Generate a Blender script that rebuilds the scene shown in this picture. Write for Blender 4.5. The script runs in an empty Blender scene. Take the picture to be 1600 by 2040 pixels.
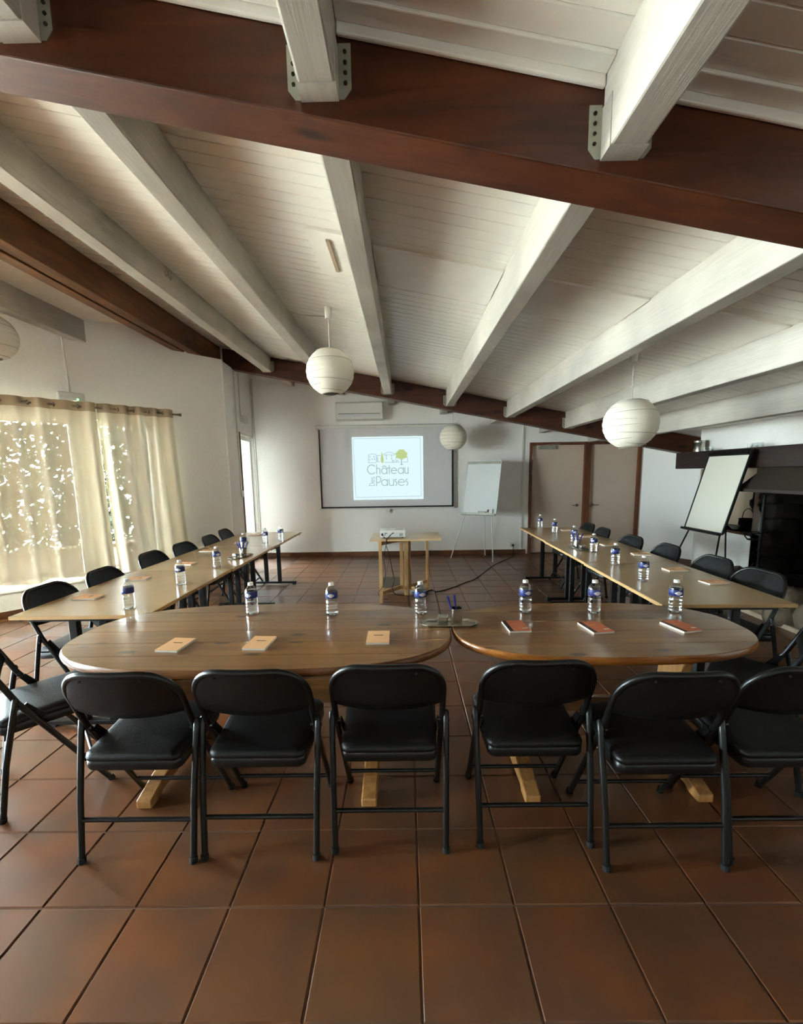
import bpy, math, random
import numpy as np
from mathutils import Vector, Matrix
random.seed(7)
S = bpy.context.scene
COL = S.collection
PI = math.pi

# ------------------------------------------------------------------ camera
FPX, TH, PS, RO, CXP, CYP, HC = 872.946, .139599, .0104018, .0163063, 800., 1066.5, 1.5
def _rot():
    cy, sy = math.cos(PS), math.sin(PS)
    Rz = np.array([[cy, -sy, 0], [sy, cy, 0], [0, 0, 1]])
    F = Rz @ np.array([0, math.cos(TH), -math.sin(TH)]); r = Rz @ np.array([1, 0, 0]); d = np.cross(F, r)
    c, s = math.cos(RO), math.sin(RO)
    return np.array([c*r + s*d, -s*r + c*d, F])
RC = _rot()
cam = bpy.data.cameras.new('camera'); camo = bpy.data.objects.new('camera', cam); COL.objects.link(camo)
cam.sensor_fit = 'HORIZONTAL'; cam.sensor_width = 36.0
cam.lens = FPX * 36 / 1600; cam.shift_y = (CYP - 1020) / 1600; cam.shift_x = 0
cam.clip_start = .02; cam.clip_end = 200
M = Matrix(((RC[0][0], -RC[1][0], -RC[2][0], 0), (RC[0][1], -RC[1][1], -RC[2][1], 0),
            (RC[0][2], -RC[1][2], -RC[2][2], HC), (0, 0, 0, 1)))
camo.matrix_world = M
S.camera = camo
def ray(x, y): return RC.T @ np.array([(x-CXP)/FPX, (y-CYP)/FPX, 1.])
def onz(x, y, z):                                   # photo pixel -> point on the horizontal plane at height z
    d = ray(x, y); k = (z-HC)/d[2]; return (float(d[0]*k), float(d[1]*k), z)

# ------------------------------------------------------------------ world, exposure
S.view_settings.view_transform = 'Standard'; S.view_settings.look = 'None'
S.view_settings.gamma = 1; S.view_settings.use_curve_mapping = False
S.view_settings.exposure = 4.05
w = bpy.data.worlds.new('sky'); S.world = w; w.use_nodes = True
bg = w.node_tree.nodes['Background']; bg.inputs[0].default_value = (.76, .91, 1.0, 1); bg.inputs[1].default_value = 8.6
S.cycles.max_bounces = 9; S.cycles.diffuse_bounces = 4; S.cycles.glossy_bounces = 4
S.cycles.transmission_bounces = 8; S.cycles.transparent_max_bounces = 16
S.cycles.use_adaptive_sampling = True; S.cycles.adaptive_threshold = .02; S.cycles.adaptive_min_samples = 16
S.cycles.caustics_reflective = False; S.cycles.caustics_refractive = False
S.cycles.sample_clamp_indirect = 8.0
S.cycles.use_denoising = True
try:
    S.cycles.denoiser = 'OPENIMAGEDENOISE'
    S.cycles.denoising_input_passes = 'RGB_ALBEDO_NORMAL'
except Exception:
    pass

# the curtained wall: origin, direction along it, normal out of the room
W0 = Vector((-4.42, 4.55, 0)); WU = Vector((.67, .742, 0)).normalized(); WN = Vector((-WU.y, WU.x, 0))
def wp(t, z, out=0.0): p = W0 + WU*t + WN*out; return Vector((p.x, p.y, z))
WIN = (-.62, 1.74, .30, 2.20)                          # curtained window opening along that wall
WIN_ADDED = (-3.0, -.76, .04, 2.36)                         # unseen glazed opening added further along to brighten the room
WIN_ADDED_NEAR = (-.15, 1.50, .10, 2.30)                          # unseen opening added for light (y0, y1, z0, z1) in the near-left wall
def portal(name, centre, normal, sx, sy):
    L = bpy.data.lights.new(name, 'AREA'); L.shape = 'RECTANGLE'; L.size = sx; L.size_y = sy
    L.cycles.is_portal = True
    o = bpy.data.objects.new(name, L); COL.objects.link(o)
    o.location = centre; o.rotation_euler = Vector(normal).to_track_quat('-Z', 'Z').to_euler()
    return o
portal('window_daylight', wp((WIN[0]+WIN[1])/2, (WIN[2]+WIN[3])/2, .30), -WN, WIN[1]-WIN[0], WIN[3]-WIN[2])
portal('door_daylight', Vector((-2.95, 7.56, 1.1)), (1, .07, 0), .80, 2.1)
portal('added_window_portal', wp((WIN_ADDED[0]+WIN_ADDED[1])/2, (WIN_ADDED[2]+WIN_ADDED[3])/2, .30), -WN, WIN_ADDED[1]-WIN_ADDED[0], WIN_ADDED[3]-WIN_ADDED[2])  # sky portal of the added opening in the left wall
PLX = (W0 - WU*4.1).x
portal('added_near_portal', Vector((PLX-.20, (WIN_ADDED_NEAR[0]+WIN_ADDED_NEAR[1])/2, (WIN_ADDED_NEAR[2]+WIN_ADDED_NEAR[3])/2)), (1, 0, 0), WIN_ADDED_NEAR[1]-WIN_ADDED_NEAR[0], WIN_ADDED_NEAR[3]-WIN_ADDED_NEAR[2])  # sky portal of the added near-left opening
sun = bpy.data.lights.new('sun', 'SUN'); sun.energy = 6; sun.angle = .01; sun.color = (1, .94, .82)
so = bpy.data.objects.new('sun', sun); COL.objects.link(so)
so.rotation_euler = Vector((-.45, .50, -.95)).to_track_quat('-Z', 'Y').to_euler()

# ------------------------------------------------------------------ helpers
def lin(h):
    h = h.lstrip('#'); out = []
    for i in (0, 2, 4):
        c = int(h[i:i+2], 16)/255
        out.append(c/12.92 if c <= .04045 else ((c+.055)/1.055)**2.4)
    return (*out, 1)

class MB:
    """collects shapes; build() links them as ONE mesh object"""
    def __init__(s): s.v = []; s.f = []
    def add(s, vs, fs):
        n = len(s.v); s.v += [tuple(p) for p in vs]; s.f += [tuple(i+n for i in q) for q in fs]; return s
    def box(s, x0, x1, y0, y1, z0, z1, m=None):
        vs = [Vector((x, y, z)) for x in (x0, x1) for y in (y0, y1) for z in (z0, z1)]
        if m is not None: vs = [m @ p for p in vs]
        return s.add(vs, [(0,1,3,2),(4,6,7,5),(0,4,5,1),(2,3,7,6),(0,2,6,4),(1,5,7,3)])
    def hexa(s, p):                                   # 8 points: bottom ring 4, top ring 4
        return s.add(p, [(3,2,1,0),(4,5,6,7),(0,1,5,4),(1,2,6,5),(2,3,7,6),(3,0,4,7)])
    def bar(s, a, b, wx, wz, up=(0,0,1)):             # rectangular bar from a to b
        a = Vector(a); b = Vector(b); d = (b-a).normalized(); up = Vector(up)
        if abs(d.dot(up)) > .98: up = Vector((0,1,0))
        x = d.cross(up).normalized(); z = x.cross(d)
        ring = [(-wx/2,-wz/2),(wx/2,-wz/2),(wx/2,wz/2),(-wx/2,wz/2)]
        return s.hexa([a+x*i+z*j for i,j in ring]+[b+x*i+z*j for i,j in ring])
    def tube(s, pts, r, seg=8, closed=False, cap=True):
        pts = [Vector(p) for p in pts]; n = len(pts); rr = r if isinstance(r, (list, tuple)) else [r]*n
        t0 = (pts[1]-pts[0]).normalized()
        up = Vector((0,0,1)) if abs(t0.z) < .9 else Vector((1,0,0))
        nrm = t0.cross(up).normalized(); vs = []
        for i, p in enumerate(pts):
            if closed: t = (pts[(i+1) % n]-pts[i-1])
            elif i == 0: t = pts[1]-pts[0]
            elif i == n-1: t = pts[-1]-pts[-2]
            else: t = (pts[i+1]-pts[i]).normalized()+(pts[i]-pts[i-1]).normalized()
            t.normalize(); nrm = (nrm - t*nrm.dot(t)); nrm.normalize(); b = t.cross(nrm)
            for k in range(seg):
                a = 2*PI*k/seg; vs.append(p+(nrm*math.cos(a)+b*math.sin(a))*rr[i])
        fs = []
        for i in range(n if closed else n-1):
            j = (i+1) % n
            for k in range(seg):
                l = (k+1) % seg; fs.append((i*seg+k, i*seg+l, j*seg+l, j*seg+k))
        if cap and not closed:
            fs.append(tuple(range(seg))[::-1]); fs.append(tuple((n-1)*seg+k for k in range(seg)))
        return s.add(vs, fs)
    def lathe(s, prof, seg=20, c=(0,0,0), cap0=True, cap1=True):
        vs = []; fs = []
        for r, z in prof:
            for k in range(seg):
                a = 2*PI*k/seg; vs.append((c[0]+r*math.cos(a), c[1]+r*math.sin(a), c[2]+z))
        for i in range(len(prof)-1):
            for k in range(seg):
                l = (k+1) % seg; fs.append((i*seg+k, i*seg+l, (i+1)*seg+l, (i+1)*seg+k))
        if cap0: fs.append(tuple(range(seg))[::-1])
        if cap1: fs.append(tuple((len(prof)-1)*seg+k for k in range(seg)))
        return s.add(vs, fs)
    def rings(s, outline, prof, c=(0,0,0)):            # outline [(x,y)], prof [(scale or inset fn, z)]
        n = len(outline); vs = []; fs = []
        for sc, z in prof:
            for x, y in outline:
                vs.append((c[0]+x*sc, c[1]+y*sc, c[2]+z))
        for i in range(len(prof)-1):
            for k in range(n):
                l = (k+1) % n; fs.append((i*n+k, i*n+l, (i+1)*n+l, (i+1)*n+k))
        fs.append(tuple(range(n))[::-1]); fs.append(tuple((len(prof)-1)*n+k for k in range(n)))
        return s.add(vs, fs)
    def prism(s, poly, d0, d1, fn):                   # poly 2D, extruded between d0 and d1; fn(u,v,d)->xyz
        n = len(poly); vs = [fn(u, v, d0) for u, v in poly]+[fn(u, v, d1) for u, v in poly]
        return s.add(vs, [tuple(range(n))[::-1], tuple(range(n, 2*n))]+[(k, (k+1) % n, n+(k+1) % n, n+k) for k in range(n)])
    def xf(s, m): s.v = [tuple(m @ Vector(p)) for p in s.v]; return s
    def build(s, name, mat, parent=None, smooth=None, bevel=0, seg=2):
        me = bpy.data.meshes.new(name); me.from_pydata(s.v, [], s.f)
        import bmesh
        bm = bmesh.new(); bm.from_mesh(me); bmesh.ops.recalc_face_normals(bm, faces=bm.faces); bm.to_mesh(me); bm.free()
        if mat: me.materials.append(mat)
        if smooth is not None:
            me.polygons.foreach_set('use_smooth', [True]*len(me.polygons))
            try: me.set_sharp_from_angle(angle=math.radians(smooth))
            except Exception: pass
        o = bpy.data.objects.new(name, me); COL.objects.link(o)
        if parent: o.parent = parent
        if bevel:
            b = o.modifiers.new('bevel', 'BEVEL'); b.width = bevel; b.segments = seg; b.limit_method = 'ANGLE'
            b.angle_limit = math.radians(40); b.harden_normals = False
        return o

def tag(o, label=None, cat=None, group=None, kind=None):
    if label: o['label'] = label
    if cat: o['category'] = cat
    if group: o['group'] = group
    if kind: o['kind'] = kind
    return o
def thing(name, label, cat, loc=(0,0,0), rz=0, group=None):
    o = bpy.data.objects.new(name, None); COL.objects.link(o); o.empty_display_size = .1
    o.location = loc; o.rotation_euler = (0, 0, rz); return tag(o, label, cat, group)
def dup(o, parent=None):
    c = o.copy(); COL.objects.link(c)
    if parent: c.parent = parent
    for ch in [k for k in bpy.data.objects if k.parent == o]: dup(ch, c)
    return c
def copy_thing(o, loc, rz, label, group=None):
    c = dup(o); c.location = loc; c.rotation_euler = (0, 0, rz); c['label'] = label
    if group: c['group'] = group
    return c

# ------------------------------------------------------------------ materials
MATS = {}
def mat(name, col, rough=.5, metal=0, spec=.5, bump=None, var=0, emit=None):
    m = bpy.data.materials.new(name); m.use_nodes = True; nt = m.node_tree; p = nt.nodes['Principled BSDF']
    c = lin(col) if isinstance(col, str) else (*col, 1)
    p.inputs['Base Color'].default_value = c; p.inputs['Roughness'].default_value = rough
    p.inputs['Metallic'].default_value = metal; p.inputs['Specular IOR Level'].default_value = spec
    if emit: p.inputs['Emission Color'].default_value = c; p.inputs['Emission Strength'].default_value = emit
    if bump or var:
        tc = nt.nodes.new('ShaderNodeTexCoord'); nz = nt.nodes.new('ShaderNodeTexNoise')
        nz.inputs['Scale'].default_value = (bump or (6, 0))[0]; nz.inputs['Detail'].default_value = 5
        nt.links.new(tc.outputs['Object'], nz.inputs['Vector'])
        if bump:
            b = nt.nodes.new('ShaderNodeBump'); b.inputs['Strength'].default_value = bump[1]; b.inputs['Distance'].default_value = .01
            nt.links.new(nz.outputs['Fac'], b.inputs['Height']); nt.links.new(b.outputs['Normal'], p.inputs['Normal'])
        if var:
            r = nt.nodes.new('ShaderNodeValToRGB')
            r.color_ramp.elements[0].position = .3; r.color_ramp.elements[1].position = .75
            r.color_ramp.elements[0].color = tuple(x*(1-var) for x in c[:3])+(1,)
            r.color_ramp.elements[1].color = tuple(min(1, x*(1+var*.6)) for x in c[:3])+(1,)
            nt.links.new(nz.outputs['Fac'], r.inputs['Fac']); nt.links.new(r.outputs['Color'], p.inputs['Base Color'])
    return m

def wood(name, dark, light, axis=0, stretch=14, scale=3, rough=.45, knots=0, bump=.15, coat=0, hi=None, spec=.5):
    """grain runs along the given object axis"""
    m = bpy.data.materials.new(name); m.use_nodes = True; nt = m.node_tree; N = nt.nodes; L = nt.links; p = N['Principled BSDF']
    p.inputs['Roughness'].default_value = rough; p.inputs['Coat Weight'].default_value = coat; p.inputs['Coat Roughness'].default_value = .10
    p.inputs['Specular IOR Level'].default_value = spec
    tc = N.new('ShaderNodeTexCoord'); oi = N.new('ShaderNodeObjectInfo')
    off = N.new('ShaderNodeVectorMath'); off.operation = 'ADD'
    sc = N.new('ShaderNodeVectorMath'); sc.operation = 'SCALE'; sc.inputs['Scale'].default_value = 17
    cmb = N.new('ShaderNodeCombineXYZ')
    for i in range(3): L.new(oi.outputs['Random'], cmb.inputs[i])
    L.new(cmb.outputs[0], sc.inputs[0]); L.new(tc.outputs['Object'], off.inputs[0]); L.new(sc.outputs[0], off.inputs[1])
    mp = N.new('ShaderNodeMapping'); s = [stretch]*3; s[axis] = 1.0
    mp.inputs['Scale'].default_value = s; L.new(off.outputs[0], mp.inputs['Vector'])
    n1 = N.new('ShaderNodeTexNoise'); n1.inputs['Scale'].default_value = scale; n1.inputs['Detail'].default_value = 6; n1.inputs['Distortion'].default_value = .8
    L.new(mp.outputs[0], n1.inputs['Vector'])
    r = N.new('ShaderNodeValToRGB'); r.color_ramp.elements[0].position = .32; r.color_ramp.elements[1].position = .7
    r.color_ramp.elements[0].color = lin(dark); r.color_ramp.elements[1].color = lin(light); L.new(n1.outputs['Fac'], r.inputs['Fac'])
    col = r.outputs['Color']
    n2 = N.new('ShaderNodeTexNoise'); n2.inputs['Scale'].default_value = 1.3; n2.inputs['Detail'].default_value = 3; L.new(off.outputs[0], n2.inputs['Vector'])
    hs = N.new('ShaderNodeHueSaturation'); rm = N.new('ShaderNodeMapRange'); rm.inputs[1].default_value = .3; rm.inputs[2].default_value = .7
    rm.inputs[3].default_value = .75; rm.inputs[4].default_value = 1.2; L.new(n2.outputs['Fac'], rm.inputs[0]); L.new(rm.outputs[0], hs.inputs['Value']); L.new(col, hs.inputs['Color'])
    col = hs.outputs['Color']
    if knots:
        mk = N.new('ShaderNodeMapping'); sk = [2.6]*3; sk[axis] = 1.1; mk.inputs['Scale'].default_value = sk
        L.new(off.outputs[0], mk.inputs['Vector'])
        vo = N.new('ShaderNodeTexVoronoi'); vo.inputs['Scale'].default_value = knots; L.new(mk.outputs[0], vo.inputs['Vector'])
        rk = N.new('ShaderNodeValToRGB'); rk.color_ramp.elements[0].position = .08; rk.color_ramp.elements[0].color = (1,1,1,1)
        rk.color_ramp.elements[1].position = .17; rk.color_ramp.elements[1].color = (0,0,0,1); L.new(vo.outputs['Distance'], rk.inputs['Fac'])
        mx = N.new('ShaderNodeMix'); mx.data_type = 'RGBA'; L.new(rk.outputs['Color'], mx.inputs['Factor']); L.new(col, mx.inputs[6])
        d = lin(dark); mx.inputs[7].default_value = (d[0]*.3, d[1]*.28, d[2]*.28, 1); col = mx.outputs[2]
    L.new(col, p.inputs['Base Color'])
    if bump:
        b = N.new('ShaderNodeBump'); b.inputs['Strength'].default_value = bump; b.inputs['Distance'].default_value = .004
        L.new(n1.outputs['Fac'], b.inputs['Height']); L.new(b.outputs['Normal'], p.inputs['Normal'])
    return m

def clear(name, tint=(1,1,1), gl=1.0, rough=.02, base=.04):
    """thin clear sheet: see-through with a mirror reflection that grows at grazing angles"""
    m = bpy.data.materials.new(name); m.use_nodes = True; nt = m.node_tree; N = nt.nodes; L = nt.links
    N.remove(N['Principled BSDF']); out = N['Material Output']
    t = N.new('ShaderNodeBsdfTransparent'); t.inputs[0].default_value = (*tint, 1)
    g = N.new('ShaderNodeBsdfGlossy'); g.inputs['Roughness'].default_value = rough; g.inputs[0].default_value = (gl, gl, gl, 1)
    lw = N.new('ShaderNodeLayerWeight'); lw.inputs[0].default_value = .25
    mr = N.new('ShaderNodeMapRange'); mr.inputs[3].default_value = base; mr.inputs[4].default_value = .7; L.new(lw.outputs['Facing'], mr.inputs[0])
    mx = N.new('ShaderNodeMixShader'); L.new(mr.outputs[0], mx.inputs[0]); L.new(t.outputs[0], mx.inputs[1]); L.new(g.outputs[0], mx.inputs[2])
    L.new(mx.outputs[0], out.inputs[0]); return m

def fabric(name, col, see=.3, trans=.45, weave=True):
    m = bpy.data.materials.new(name); m.use_nodes = True; nt = m.node_tree; N = nt.nodes; L = nt.links
    N.remove(N['Principled BSDF']); out = N['Material Output']; c = lin(col)
    d = N.new('ShaderNodeBsdfDiffuse'); d.inputs[0].default_value = c
    t = N.new('ShaderNodeBsdfTranslucent'); t.inputs[0].default_value = c
    tr = N.new('ShaderNodeBsdfTransparent'); tr.inputs[0].default_value = (1, .97, .9, 1)
    a = N.new('ShaderNodeMixShader'); a.inputs[0].default_value = trans/(1-see); L.new(d.outputs[0], a.inputs[1]); L.new(t.outputs[0], a.inputs[2])
    b = N.new('ShaderNodeMixShader'); L.new(a.outputs[0], b.inputs[1]); L.new(tr.outputs[0], b.inputs[2])
    b.inputs[0].default_value = see
    L.new(b.outputs[0], out.inputs[0]); return m

m_wall = mat('white_plaster', '#f0ece5', .85, bump=(22, .25))
m_ceil = mat('white_gloss_board_paint', '#ece7de', .34, bump=(8, .10), var=.05)
m_joist = wood('white_painted_timber', '#b2ab9f', '#bfb8ac', axis=1, stretch=22, scale=4, rough=.6, bump=.22)
m_beam = wood('dark_stained_pine', '#3f1b08', '#5d2c0d', axis=0, stretch=9, scale=1.6, rough=.45, knots=1.7, bump=.2)
m_beamY = wood('dark_stained_pine_long', '#5a3413', '#80502a', axis=1, stretch=9, scale=1.6, rough=.45, knots=1.7, bump=.2)
m_galv = mat('galvanised_steel', '#a9a99a', .5, .6, var=.2)
m_nail = mat('dark_nail', '#3a2c20', .6, .5)
m_black = mat('black_painted_steel', '#0f0e0c', .36, .0, .45)
m_vinyl = mat('black_vinyl', '#0e0d0c', .45, 0, .35, bump=(180, .12))
m_rubber = mat('black_rubber', '#0d0d0d', .8)
m_pine = wood('oiled_pine', '#785026', '#966935', axis=0, stretch=16, scale=1.5, rough=.28, knots=3.0, bump=.04, coat=.8)
m_pinez = wood('oiled_pine_leg', '#9a6a38', '#c08c52', axis=2, stretch=12, scale=2.2, rough=.4, knots=1.2, bump=.08)
m_lam = mat('beige_laminate', '#b3946a', .22, 0, .5, var=.06)
m_ply = mat('laminate_edge', '#c79d66', .5, var=.1)
m_birch = wood('pale_birch', '#b38a58', '#cfa873', axis=2, stretch=10, scale=2.5, rough=.5, bump=.05)
m_birchx = wood('pale_birch_top', '#b89464', '#d6b98c', axis=0, stretch=10, scale=2.5, rough=.4, bump=.05)
m_paper = mat('rice_paper', '#e8e0cf', .8, bump=(9, .35))
m_wire = mat('paper_rib', '#b5ad9c', .8)
m_whitep = mat('white_plastic', '#dedbd2', .45)
m_white_metal = mat('white_metal', '#d6d8d6', .4, .0)
m_steel = mat('brushed_steel', '#b8b4ab', .24, 1.0)
m_screen = mat('projection_screen_fabric', '#d6d3d3', .75)
m_dkframe = mat('black_screen_border', '#181617', .7)
m_door = mat('taupe_door', '#cdb5a0', .6, var=.03)
m_frame = wood('brown_door_frame', '#5d331b', '#7c4829', axis=2, stretch=12, scale=2.5, rough=.5)
m_blue = mat('blue_label', '#1f2b6c', .45)
m_pale = mat('pale_label_print', '#c9bfc4', .5)
m_pen = mat('blue_pen', '#191a6e', .35)
m_pad1 = mat('peach_pad_cover', '#edb783', .6)
m_pad2 = mat('orange_pad_cover', '#c9683c', .5)
m_page = mat('white_pages', '#e6dfd2', .8)
m_ink = mat('dark_print', '#3f352c', .6)
m_cord = mat('dark_brown_cable', '#2b1c14', .6)
m_wcord = mat('white_cable', '#cfc9bd', .6)
m_soot = mat('sooty_brick', '#1b1712', .9, bump=(14, .6), var=.35)
m_mortar = mat('sooty_mortar', '#0f0d0b', .95)
m_stone = mat('rough_grey_stone', '#7a6a56', .9, bump=(9, .8), var=.35)
m_dstone = mat('dark_smoked_stone', '#1d1813', .95, 0, .1, bump=(9, .8), var=.35)
m_mantel = wood('blackened_oak', '#1f130d', '#38241a', axis=1, stretch=12, scale=2.5, rough=.6, bump=.3)
m_hood = mat('dark_brown_hood', '#3a3027', .6, .2, var=.15)
m_iron = mat('wrought_iron', '#14120f', .55, .6)
m_niche = mat('beige_shaded_plaster', '#a5907a', .9, bump=(20, .2))  # niche shade put into the colour; vent slot and kerb share it
m_wooddk = wood('brown_shelf_wood', '#4a2c15', '#6d4523', axis=2, rough=.5)
m_rod = mat('steel_rod', '#8b8478', .35, .8)
m_curt = fabric('sheer_linen_curtain', '#f3e9d0', see=.105, trans=.004)
m_head = fabric('curtain_heading_shaded', '#b9a58a', see=.02, trans=.18)  # doubled cloth; its lack of backlight is put into the darker colour
m_glass = clear('window_glass', (.97, .99, .98))
m_pet = clear('clear_bottle_plastic', (.93, .95, .96), rough=.05, base=.06)
m_smallglass = clear('clear_glass', (.95, .97, .97), base=.08)
m_pvc = mat('white_window_frame', '#dcdad4', .4)
m_led = mat('green_indicator', '#49d84c', .4, emit=3.0)
m_leaf = mat('hedge_leaf', '#222c12', .7, var=.4)
m_skyblock = mat('sky_block_grey', '#4a4949', .9, var=.1)  # kept dark so the added outside walls bounce little daylight
m_terr = mat('pale_terrace', '#b5aea0', .9)
def water():
    m = bpy.data.materials.new('water'); m.use_nodes = True; p = m.node_tree.nodes['Principled BSDF']
    p.inputs['Base Color'].default_value = (.97, .98, .99, 1); p.inputs['Roughness'].default_value = .03
    p.inputs['Transmission Weight'].default_value = 1; p.inputs['IOR'].default_value = 1.22; return m
m_water = water()

def tile_mat():
    m = bpy.data.materials.new('terracotta_tile'); m.use_nodes = True; nt = m.node_tree; N = nt.nodes; L = nt.links; p = N['Principled BSDF']
    tc = N.new('ShaderNodeTexCoord'); geo = N.new('ShaderNodeNewGeometry'); oi = N.new('ShaderNodeObjectInfo')
    ad = N.new('ShaderNodeMath'); ad.operation = 'ADD'; L.new(geo.outputs['Random Per Island'], ad.inputs[0]); L.new(oi.outputs['Random'], ad.inputs[1])
    fr = N.new('ShaderNodeMath'); fr.operation = 'FRACT'; L.new(ad.outputs[0], fr.inputs[0])
    r = N.new('ShaderNodeValToRGB'); e = r.color_ramp.elements
    e[0].position = 0; e[0].color = lin('#5c3924'); e[1].position = 1; e[1].color = lin('#68452a')
    for pos, c in ((.25, '#674229'), (.5, '#6b402a'), (.75, '#65432b')):
        q = e.new(pos); q.color = lin(c)
    L.new(fr.outputs[0], r.inputs['Fac'])
    nz = N.new('ShaderNodeTexNoise'); nz.inputs['Scale'].default_value = 3.2; nz.inputs['Detail'].default_value = 4; L.new(geo.outputs['Position'], nz.inputs['Vector'])
    mr = N.new('ShaderNodeMapRange'); mr.inputs[1].default_value = .3; mr.inputs[2].default_value = .7; mr.inputs[3].default_value = .82; mr.inputs[4].default_value = 1.15
    L.new(nz.outputs['Fac'], mr.inputs[0]); hs = N.new('ShaderNodeHueSaturation'); L.new(mr.outputs[0], hs.inputs['Value']); L.new(r.outputs[0], hs.inputs['Color'])
    n3 = N.new('ShaderNodeTexNoise'); n3.inputs['Scale'].default_value = 4.0; n3.inputs['Detail'].default_value = 2; n3.inputs['Roughness'].default_value = .45
    of = N.new('ShaderNodeVectorMath'); of.operation = 'ADD'; of.inputs[1].default_value = (7.3, 2.1, 0); L.new(geo.outputs['Position'], of.inputs[0]); L.new(of.outputs[0], n3.inputs['Vector'])
    r3 = N.new('ShaderNodeValToRGB'); r3.color_ramp.elements[0].position = .38; r3.color_ramp.elements[1].position = .66
    r3.color_ramp.elements[0].color = lin('#664a36'); r3.color_ramp.elements[1].color = lin('#885028'); L.new(n3.outputs['Fac'], r3.inputs['Fac'])
    mxc = N.new('ShaderNodeMix'); mxc.data_type = 'RGBA'; mxc.inputs['Factor'].default_value = .45; L.new(hs.outputs[0], mxc.inputs[6]); L.new(r3.outputs[0], mxc.inputs[7])
    L.new(mxc.outputs[2], p.inputs['Base Color'])
    n2 = N.new('ShaderNodeTexNoise'); n2.inputs['Scale'].default_value = 9; n2.inputs['Detail'].default_value = 2; L.new(geo.outputs['Position'], n2.inputs['Vector'])
    m2 = N.new('ShaderNodeMapRange'); m2.inputs[3].default_value = .27; m2.inputs[4].default_value = .33; L.new(n2.outputs['Fac'], m2.inputs[0]); L.new(m2.outputs[0], p.inputs['Roughness'])
    b = N.new('ShaderNodeBump'); b.inputs['Strength'].default_value = .07; b.inputs['Distance'].default_value = .006; L.new(n2.outputs['Fac'], b.inputs['Height']); L.new(b.outputs[0], p.inputs['Normal'])
    return m
m_tile = tile_mat()
m_grout = mat('brown_grout', '#6a4c39', .95)

# ================================================================== SETTING
YB = 8.0                                              # back wall
SL = .198                                             # roof slope, falling towards +X
ceilz = lambda x: 2.90 - SL*x
jbot = lambda x: 2.665 - SL*x
bbot = lambda x: 2.613 - SL*x
XR = -2.93                                            # ridge
lceil = lambda x: ceilz(XR) + .21*(x-XR)
C1 = Vector((-2.61, 6.55, 0)); C2 = Vector((-2.71, YB, 0))

# ---- floor and tiles
T, TX0, TY0 = .33305, .0258, 1.3403
fl = MB().box(-8, 5.6, -4.2, 8.3, -.1, -.0035).build('floor', m_grout); tag(fl, kind='structure')
def tile_mesh(sx, sy):
    g, c, h = .0022, .004, .0
    def ring(i, z): return [(g+i, g+i, z), (sx-g-i, g+i, z), (sx-g-i, sy-g-i, z), (g+i, sy-g-i, z)]
    a = ring(0, -.012); b = ring(0, -.004); c2 = ring(c, 0)
    return a+b+c2, [(0,1,5,4),(1,2,6,5),(2,3,7,6),(3,0,4,7),(4,5,9,8),(5,6,10,9),(6,7,11,10),(7,4,8,11),(8,9,10,11)]
tv, tf = tile_mesh(T, T)
tme = bpy.data.meshes.new('floor_tile'); tme.from_pydata(tv, [], tf); tme.materials.append(m_tile)
cells = []
for i in range(-22, 16):
    for j in range(-16, 20):
        x = TX0+i*T; y = TY0+j*T
        if x > 4.3 or y+T > YB+.02: continue
        cx, cy = x+T/2, y+T/2
        if (Vector((cx, cy, 0))-W0).dot(WN) > .05 and cx < -2.0: continue
        if cx < -2.75 and cy > 6.4: continue
        dz = cy*math.cos(TH)+HC*math.sin(TH)
        vis = cy > .6 and abs(cx)/max(dz, .1) < .98
        cells.append((0 if vis else 1, math.hypot(cx, cy), x, y))
cells.sort()
rest = MB()
for k, (a, d, x, y) in enumerate(cells):
    if k < 300:
        o = bpy.data.objects.new('floor_tile', tme); COL.objects.link(o); o.parent = fl; o.location = (x, y, 0)
    else:
        rest.add([(px+x, py+y, pz) for px, py, pz in tv], tf)
o = rest.build('floor_tile_field', m_tile, fl); o['kind'] = 'stuff'

# ---- walls
def wall(name, A, B, thick, z0, z1, holes=(), m=m_wall, flip=1, parent=None):
    """wall face runs A->B, thickness to the left of that direction (flip=-1: right); holes (s0,s1,z0,z1)"""
    A = Vector((A[0], A[1], 0)); B = Vector((B[0], B[1], 0)); L = (B-A).length; u = (B-A)/L; n = Vector((-u.y, u.x, 0))*flip
    ss = sorted({0, L, *[h[0] for h in holes], *[h[1] for h in holes]}); zz = sorted({z0, z1, *[h[2] for h in holes], *[h[3] for h in holes]})
    mb = MB()
    for s0, s1 in zip(ss, ss[1:]):
        for a, b in zip(zz, zz[1:]):
            if any(h[0] <= (s0+s1)/2 <= h[1] and h[2] <= (a+b)/2 <= h[3] for h in holes): continue
            p = [A+u*s0, A+u*s1, A+u*s1+n*thick, A+u*s0+n*thick]
            mb.hexa([(q.x, q.y, a) for q in p]+[(q.x, q.y, b) for q in p])
    o = mb.build(name, m, parent)
    if not parent: tag(o, kind='structure')
    return o
wall('wall_back', (-2.9, YB), (5.3, YB), .25, -.05, 3.9, holes=[(2.27+2.9, 4.21+2.9, -.06, 2.00)])
PL = wp(-4.1, 0)
t1 = (C1-W0).dot(WU)
wall('wall_left', (PL.x, PL.y), (C1.x, C1.y), .30, -.05, 3.9, holes=[(WIN[0]+4.1, WIN[1]+4.1, WIN[2], WIN[3]), (WIN_ADDED[0]+4.1, WIN_ADDED[1]+4.1, WIN_ADDED[2], WIN_ADDED[3]), (4.1+2.33, 4.1+t1+.01, 3.165, 3.95)])
d2 = (C2-C1); L2 = d2.length
wall('wall_far_left', C1, C2, .25, -.05, 3.9, holes=[(.60, L2-.02, -.06, 2.21), (-.01, .46, 3.15, 3.95)])
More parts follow.
